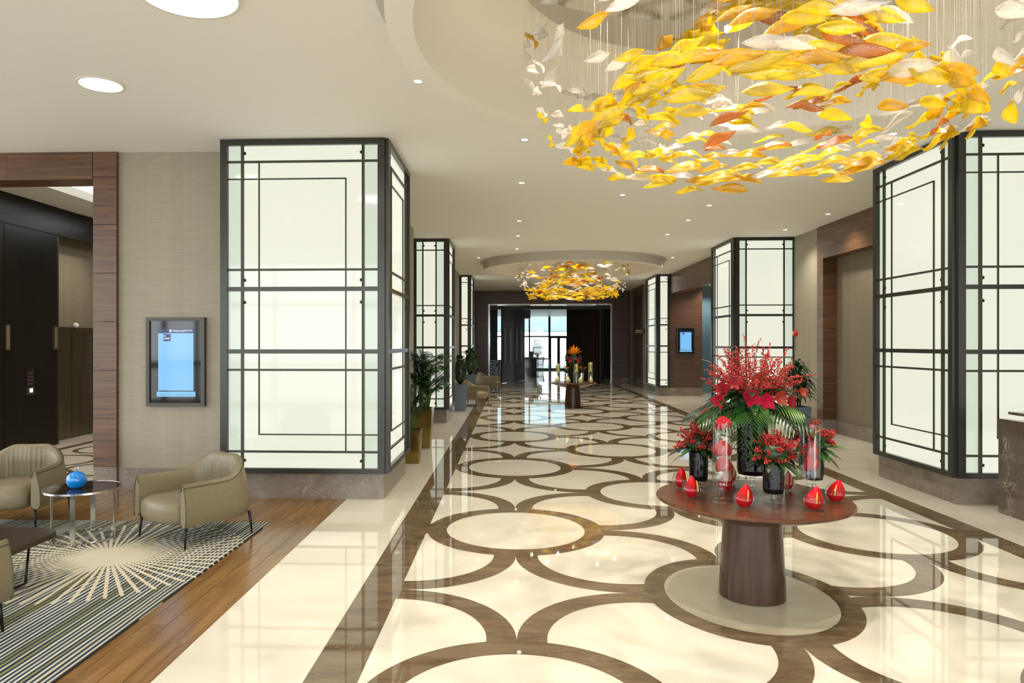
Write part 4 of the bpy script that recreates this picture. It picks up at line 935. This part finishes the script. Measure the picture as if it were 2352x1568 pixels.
st = thing('side_table', 'round dark glass side table on slim chrome legs', 'side table', (-4.16, 6.60, 0.014))
auto(MB().lathe([(0, 0.480), (0.325, 0.480), (0.335, 0.485), (0.335, 0.492), (0, 0.492)], 64).obj('glass_top', 'darkglass', st))
auto(MB().lathe([(0.336, 0.476), (0.341, 0.476), (0.341, 0.494), (0.336, 0.494), (0.336, 0.476)], 64, cap=False).obj('top_rim', 'chrome', st))
auto(MB().lathe([(0.262, 0.001), (0.282, 0.001), (0.282, 0.014), (0.262, 0.014), (0.262, 0.001)], 64, cap=False).obj('base_ring', 'chrome', st))
for a in (0.25, 1.82, 3.39, 4.96):
    box('leg', -0.022, 0.022, -0.004, 0.004, 0.004, 0.482, 'chrome', st, (0.278*math.cos(a), 0.278*math.sin(a), 0), (0, 0, a+PI/2))
vz = thing('blue_vase', 'glossy blue round bottle on the side table', 'vase', (-4.20, 6.56, 0.507))
auto(MB().lathe([(0.0, 0.001), (0.045, 0.001), (0.072, 0.025), (0.088, 0.06), (0.090, 0.09), (0.078, 0.125), (0.05, 0.150), (0.018, 0.160), (0.014, 0.165)], 40).obj('body', 'glossblue', vz), 60)
auto(MB().lathe([(0.015, 0.165), (0.010, 0.178), (0.020, 0.190), (0.022, 0.203), (0.012, 0.216), (0, 0.219)], 20, cap=False).obj('stopper', 'glass', vz), 60)

ct = thing('coffee_table', 'low dark wood coffee table at the left edge of the rug', 'coffee table', (-4.55, 5.25, 0.014))
def sup(u, v_):
    return None
prof = []
for i in range(48):
    a = 2*PI*i/48; c, s = math.cos(a), math.sin(a)
    prof.append((0.85*math.copysign(abs(c)**0.35, c), 0.42*math.copysign(abs(s)**0.35, s)))
mb = MB(); nn = len(prof)
mb.add([(x, y, 0.315) for x, y in prof]+[(x, y, 0.355) for x, y in prof], [tuple(range(nn-1, -1, -1)), tuple(range(nn, 2*nn))]+[(i, (i+1) % nn, nn+(i+1) % nn, nn+i) for i in range(nn)])
mb.obj('table_top', 'coffee', ct)
for sx in (-1, 1):
    for sy in (-1, 1):
        MB().tube([(sx*0.62, sy*0.28, 0.315), (sx*0.74, sy*0.06, 0.012)], 0.010, 6).obj('leg', 'blackmetal', ct, True)
    MB().tube([(sx*0.74, -0.06, 0.01), (sx*0.74, 0.06, 0.01)], 0.010, 6).obj('foot_bar', 'blackmetal', ct, True)

# ================================================================== SCREENS, SIGNS, CONTROLS
def text_part(txt, size, mat, parent, loc, rot=(PI/2, 0, 0)):
    cu = bpy.data.curves.new('lettering', 'FONT'); cu.body = txt; cu.size = size; cu.align_x = 'LEFT'
    tmp = bpy.data.objects.new('tmp', cu); col.objects.link(tmp)
    me = bpy.data.meshes.new_from_object(tmp.evaluated_get(bpy.context.evaluated_depsgraph_get()))
    bpy.data.objects.remove(tmp, do_unlink=True)
    me.name = 'lettering'; me.materials.clear(); me.materials.append(M[mat])
    return link('lettering', me, parent, loc, rot)
def display(label, x, y, z, s=1.0, detail=True):
    """x,z = centre; front at local -Y"""
    t = thing('wall_display', label, 'screen', (x, y, z), 0, 'portrait wall information screens')
    W, Hh, bz = 0.385*s, 0.575*s, 0.045*s
    for a in ((-W, -W+bz, -Hh, Hh), (W-bz, W, -Hh, Hh), (-W+bz, W-bz, -Hh, -Hh+bz), (-W+bz, W-bz, Hh-bz, Hh)): box('bezel', a[0], a[1], -0.07*s, -0.002, a[2], a[3], 'bezel', t)
    box('dark_glass', -W+bz, W-bz, -0.045*s, -0.002, -Hh+bz, Hh-bz, 'blackgloss', t)
    f = -0.0455*s; e = -0.0465*s
    box('header_band', -0.236*s, 0.240*s, e, f, 0.377*s, 0.425*s, 'screen_navy', t)
    box('picture', -0.232*s, 0.232*s, e, f, -0.372*s, 0.370*s, 'screen_blue', t)
    box('footer_band', -0.252*s, 0.258*s, e, f, -0.452*s, -0.385*s, 'screen_band', t)
    lg = box('logo_square', -0.160*s, -0.068*s, e-0.001, e, 0.268*s, 0.360*s, 'screen_navy', t)
    box('logo_bar', -0.150*s, -0.082*s, e-0.002, e-0.001, 0.296*s, 0.308*s, 'screen_white', lg); box('logo_dot', -0.150*s, -0.134*s, e-0.002, e-0.001, 0.326*s, 0.342*s, 'screen_white', lg)
    if detail:
        MB().lathe([(0.016*s, 0), (0.016*s, 0.001), (0, 0.0011)], 16).obj('header_icon', 'screen_white', t, False, (-0.070*s, e-0.0002, 0.402*s), (PI/2, 0, 0))
        text_part('Welcome', 0.036*s, 'screen_white', t, (-0.042*s, e-0.001, 0.390*s)); text_part('09:07 PM', 0.032*s, 'screen_white', t, (0.098*s, e-0.001, 0.391*s))
        text_part('September 18, 2016', 0.026*s, 'screen_ink', t, (0.01*s, e-0.001, -0.436*s)); text_part('24C  17C', 0.036*s, 'screen_ink', t, (-0.215*s, e-0.001, -0.437*s))
    return t
display('large blue portrait screen on the taupe lounge wall', -4.362, YW, 1.66, 1.0)
display('distant blue portrait screen on the dark walnut wall', 6.215, 25.55, 1.98, 0.86, False)
sg = thing('wall_sign', 'small yellow sign projecting from the far right wall', 'sign', (5.46, 29.6, 2.40)); box('plate', -0.33, 0.0, -0.012, 0.012, -0.06, 0.06, 'sign', sg); box('mount', -0.02, 0.03, -0.03, 0.03, -0.09, 0.09, 'blackmetal', sg); box('arrow_mark', -0.30, -0.24, -0.014, -0.012, -0.02, 0.02, 'blackmetal', sg); box('letter_bar', -0.22, -0.06, -0.014, -0.012, -0.014, 0.014, 'blackmetal', sg)
al = thing('fire_alarm', 'round red fire alarm on the taupe wall beside the column', 'alarm', (XRW, 16.55, 2.13), 0); auto(MB().lathe([(0.075, 0), (0.075, 0.04), (0.06, 0.075), (0, 0.08)], 24).obj('body', 'rednote', al, False, (0,0,0), (0, -PI/2, 0))); MB().lathe([(0.03, 0.078), (0.028, 0.092), (0, 0.093)], 16).obj('lens', 'white', al, False, (0,0,0), (0,-PI/2,0))
lp = thing('lift_call_panel', 'lift call panel with keypad on the dark wall', 'control panel', (-8.552, 12.03, 1.23)); box('plate', 0, 0.012, -0.10, 0.10, -0.245, 0.245, 'blackgloss', lp); box('metal_foot', 0.012, 0.016, -0.10, 0.10, -0.245, -0.10, 'steel', lp); box('call_button', 0.016, 0.022, -0.02, 0.05, -0.20, -0.13, 'desk_light', lp)
for i in range(4):
    for k in range(3): box('key', 0.012, 0.016, -0.07+k*0.05, -0.035+k*0.05, -0.07+i*0.065, -0.03+i*0.065, M.setdefault('key', plain('key_plum', (0.10, 0.04, 0.07), 0.3)), lp)
for y, lab in ((11.46, 'left'), (12.70, 'right')):
    t = thing('wall_lantern', 'narrow brushed hall lantern on the dark lift wall, %s one' % lab, 'wall lamp', (-8.552, y, 2.0)); box('plate', 0, 0.03, -0.05, 0.05, -0.22, 0.22, 'steel', t); box('edge', 0.03, 0.035, -0.035, 0.035, -0.20, 0.20, M.setdefault('lant', plain('lantern_face', (0.30, 0.25, 0.15), 0.4, 0.6)), t)
dm = thing('lift_indicator', 'small white lift indicator above the steel door', 'indicator', (-8.84, 13.75, 2.26)); auto(MB().lathe([(0.05, 0), (0.05, 0.05), (0.03, 0.07), (0, 0.072)], 16).obj('body', 'white', dm, False, (0,0,0), (0, PI/2, 0)))

# ================================================================== RECEPTION DESK
rd = thing('reception_desk', 'dark marble reception desk corner with a glowing white front', 'reception desk', (5.45, 7.93, 0))
box('end_post', 0.0, 0.09, -0.25, 0.18, 0, 1.055, 'desk_marble', rd); box('end_post', 0.09, 0.20, -0.42, 0.0, 0, 1.055, 'desk_marble', rd)
box('counter_front', 0.13, 2.6, -0.47, -0.05, 0.80, 1.10, 'desk_marble', rd); box('light_panel', 0.20, 2.6, -0.40, -0.36, 0.20, 0.80, 'desk_light', rd); box('plinth', 0.18, 2.6, -0.38, 0.1, 0, 0.20, 'desk_marble', rd)
box('counter_top', 0.12, 2.6, -0.49, 0.2, 1.10, 1.13, 'desk_marble', rd)

# ================================================================== PLANTS
def square_pot(name, label, x, y, w0, w1, h, mat, group=None):
    t = thing(name, label, 'planter', (x, y, 0), 0, group)
    mb = MB(); a, b = w0/2, w1/2
    v = [(-a,-a,0.002),(a,-a,0.002),(a,a,0.002),(-a,a,0.002),(-b,-b,h),(b,-b,h),(b,b,h),(-b,b,h)]
    c = b-0.02; v += [(-c,-c,h),(c,-c,h),(c,c,h),(-c,c,h),(-c,-c,h-0.06),(c,-c,h-0.06),(c,c,h-0.06),(-c,c,h-0.06)]
    mb.add(v, [(0,3,2,1),(0,1,5,4),(1,2,6,5),(2,3,7,6),(3,0,4,7),(4,5,9,8),(5,6,10,9),(6,7,11,10),(7,4,8,11),(8,9,13,12),(9,10,14,13),(10,11,15,14),(11,8,12,15)])
    mb.obj('pot', mat, t); box('soil', -c, c, -c, c, h-0.08, h-0.05, 'soil', t)
    return t
square_pot('brass_planter', 'front tapered brass planter beside the large left column', -1.60, 11.10, 0.23, 0.28, 0.53, 'brass', 'tapered brass planters')
square_pot('brass_planter', 'rear tapered brass planter holding the tall palm', -1.66, 12.72, 0.30, 0.40, 0.72, 'brass', 'tapered brass planters')
square_pot('slate_planter', 'tall slate blue planter with a clipped bush', -1.49, 19.72, 0.31, 0.385, 0.75, 'planter', 'slate planters by the left wall')
square_pot('slate_planter', 'farther slate planter with a bush near the end wall', -1.50, 24.6, 0.33, 0.40, 0.80, 'planter', 'slate planters by the left wall')
square_pot('slate_planter', 'slate planter of the dracaena behind the red bouquet', 5.85, 14.7, 0.33, 0.42, 0.60, 'planter')
square_pot('brass_planter', 'planter behind the large right column', 6.3, 11.3, 0.30, 0.40, 0.6, 'brass')
def palm_plant(label, x, y, z, sd, n, hgt, spread, xmin=-9, fl_=1.0):
    r = random.Random(sd); t = thing('palm', label, 'palm', (x, y, z))
    for k in range(n):
        a = 2*PI*k*0.618+r.uniform(-.3,.3); q = r.random(); h0 = hgt*(0.16+0.46*q)
        b = Vector((r.uniform(-.08,.08), r.uniform(-.08,.08), 0)); p = b+Vector((math.cos(a)*.06, math.sin(a)*.06, h0))
        MB().tube([b, (b+p)/2+Vector((0,0,.03)), p], [.008, .007, .004], 5).obj('stem', 'stem_green', t, True)
        dx = math.cos(a)*spread*1.6
        if dx < 0: dx *= 0.35
        frond(t, p, (dx, math.sin(a)*spread*1.3, 1.0), hgt*r.uniform(.30,.46)*fl_, 0.20, r.choice(['palm','leaf_dark','palm','leaf']), 24, r.uniform(.15,.55), lw=0.055)
    return t
palm_plant('tall feathery palm in the rear brass planter', -1.62, 12.72, 0.66, 4, 84, 1.36, 0.52)
palm_plant('slender palm in the front brass planter', -1.62, 11.10, 0.47, 6, 16, 0.95, 0.24)
palm_plant('palm tips peeking out behind the large right column', 6.3, 11.3, 0.55, 8, 10, 1.0, 0.55)
def bush(label, x, y, z, sd, n, rx, hgt, mats, L=0.13, W=0.055, name='bush'):
    r = random.Random(sd); t = thing(name, label, 'bush', (x, y, z))
    MB().tube([(0,0,-0.05), (0.01,0,hgt*0.5)], [.02,.012], 6).obj('stem', 'twig', t, True)
    MB().lathe([(0,.02), (rx*.6, hgt*.22), (rx*.72, hgt*.5), (rx*.5, hgt*.78), (0, hgt*.9)], 12).obj('foliage_core', 'leaf_dark', t, True)
    for k in range(n):
        d = rdir(r, -0.5, 1.4); c = Vector((d.x*rx*.7, d.y*rx*.7, hgt*.5+d.z*hgt*.42)); mb = MB()
        leaf_blade(mb, c, d+Vector((r.uniform(-.5,.5), r.uniform(-.5,.5), .2)), L*r.uniform(.7,1.2), W, .25, .2, 5); mb.obj('leaf', r.choice(mats), t, True)
    return t
bush('dense dark green bush in the slate planter', -1.49, 19.72, 0.70, 2, 130, 0.26, 0.86, ['leaf_dark','leaf_dark','palm'])
bush('dark green bush in the farther slate planter', -1.50, 24.6, 0.75, 3, 90, 0.30, 0.95, ['leaf_dark','leaf_dark','palm'], .16, .07)
def dracaena(label, x, y, z):
    r = random.Random(31); t = thing('dracaena', label, 'dracaena', (x, y, z))
    for (dx, dy, hh) in ((0,0,.95), (.14,.05,.65), (-.14,.04,.75), (.05,-.12,.45)):
        MB().tube([(dx*.3,dy*.3,-.05), (dx,dy,hh)], [.018,.012], 6).obj('cane', 'twig', t, True)
        for k in range(62):
            d = rdir(r, -0.1, 1.35); mb = MB(); leaf_blade(mb, (dx,dy,hh-.22*r.random()), d, r.uniform(.26,.38), .055, r.uniform(.5,.95), .2, 6); mb.obj('leaf', r.choice(['leaf_dark','leaf_dark','palm']), t, True)
    return t
dracaena('dark bushy dracaena behind the red bouquet', 5.86, 14.7, 0.55)

# ================================================================== ROOM BEYOND
lc2 = thing('host_desk', 'dark host desk in the sunlit room beyond the doorway', 'desk', (0.95, 39.0, 0))
box('front', -0.35, 0.35, -0.3, 0.3, 0, 1.05, 'blackgloss', lc2); box('top', -0.45, 0.45, -0.36, 0.36, 1.05, 1.12, 'blackmetal', lc2); box('monitor', -0.02, 0.18, -0.05, 0.0, 1.12, 1.45, 'blackmetal', lc2)
for sx in (-0.9, 0.75): 
    tt = thing('console_table', 'dark console beside the host desk, %s one' % ('left' if sx < 0 else 'right'), 'table', (0.95+sx, 40.2, 0)); box('top', -0.45, 0.45, -0.25, 0.25, 0.98, 1.04, 'blackmetal', tt); box('leg', -0.42, -0.36, -0.2, 0.2, 0, 0.98, 'blackmetal', tt); box('leg', 0.36, 0.42, -0.2, 0.2, 0, 0.98, 'blackmetal', tt)
hb = thing('hanging_bulkhead', 'dark box hanging from the ceiling beyond the doorway', 'ceiling box', (0.75, 37.0, 3.2)); box('box', -0.3, 0.15, -0.3, 0.3, 0.0, 0.6, 'blackmetal', hb)
pc = thing('patterned_bench', 'patterned seat beyond the left folding door', 'bench', (-0.95, 37.8, 0)); box('seat', -0.4, 0.35, -0.3, 0.3, 0.0, 1.0, 'cushion', pc)
bp_ = square_pot('slate_planter', 'blue planter outside the glazed front', 1.75, 51.0, 0.8, 1.0, 0.9, 'planter')
bush('leafy shrub in the blue planter outside', 1.75, 51.0, 0.85, 17, 80, 0.55, 1.3, ['leaf_light','leaf'], .3, .14, 'shrub')
bush('leafy shrub at the left of the glazed front outside', 0.2, 53.0, 0.0, 18, 80, 0.9, 2.0, ['leaf_light','leaf'], .35, .16, 'shrub')
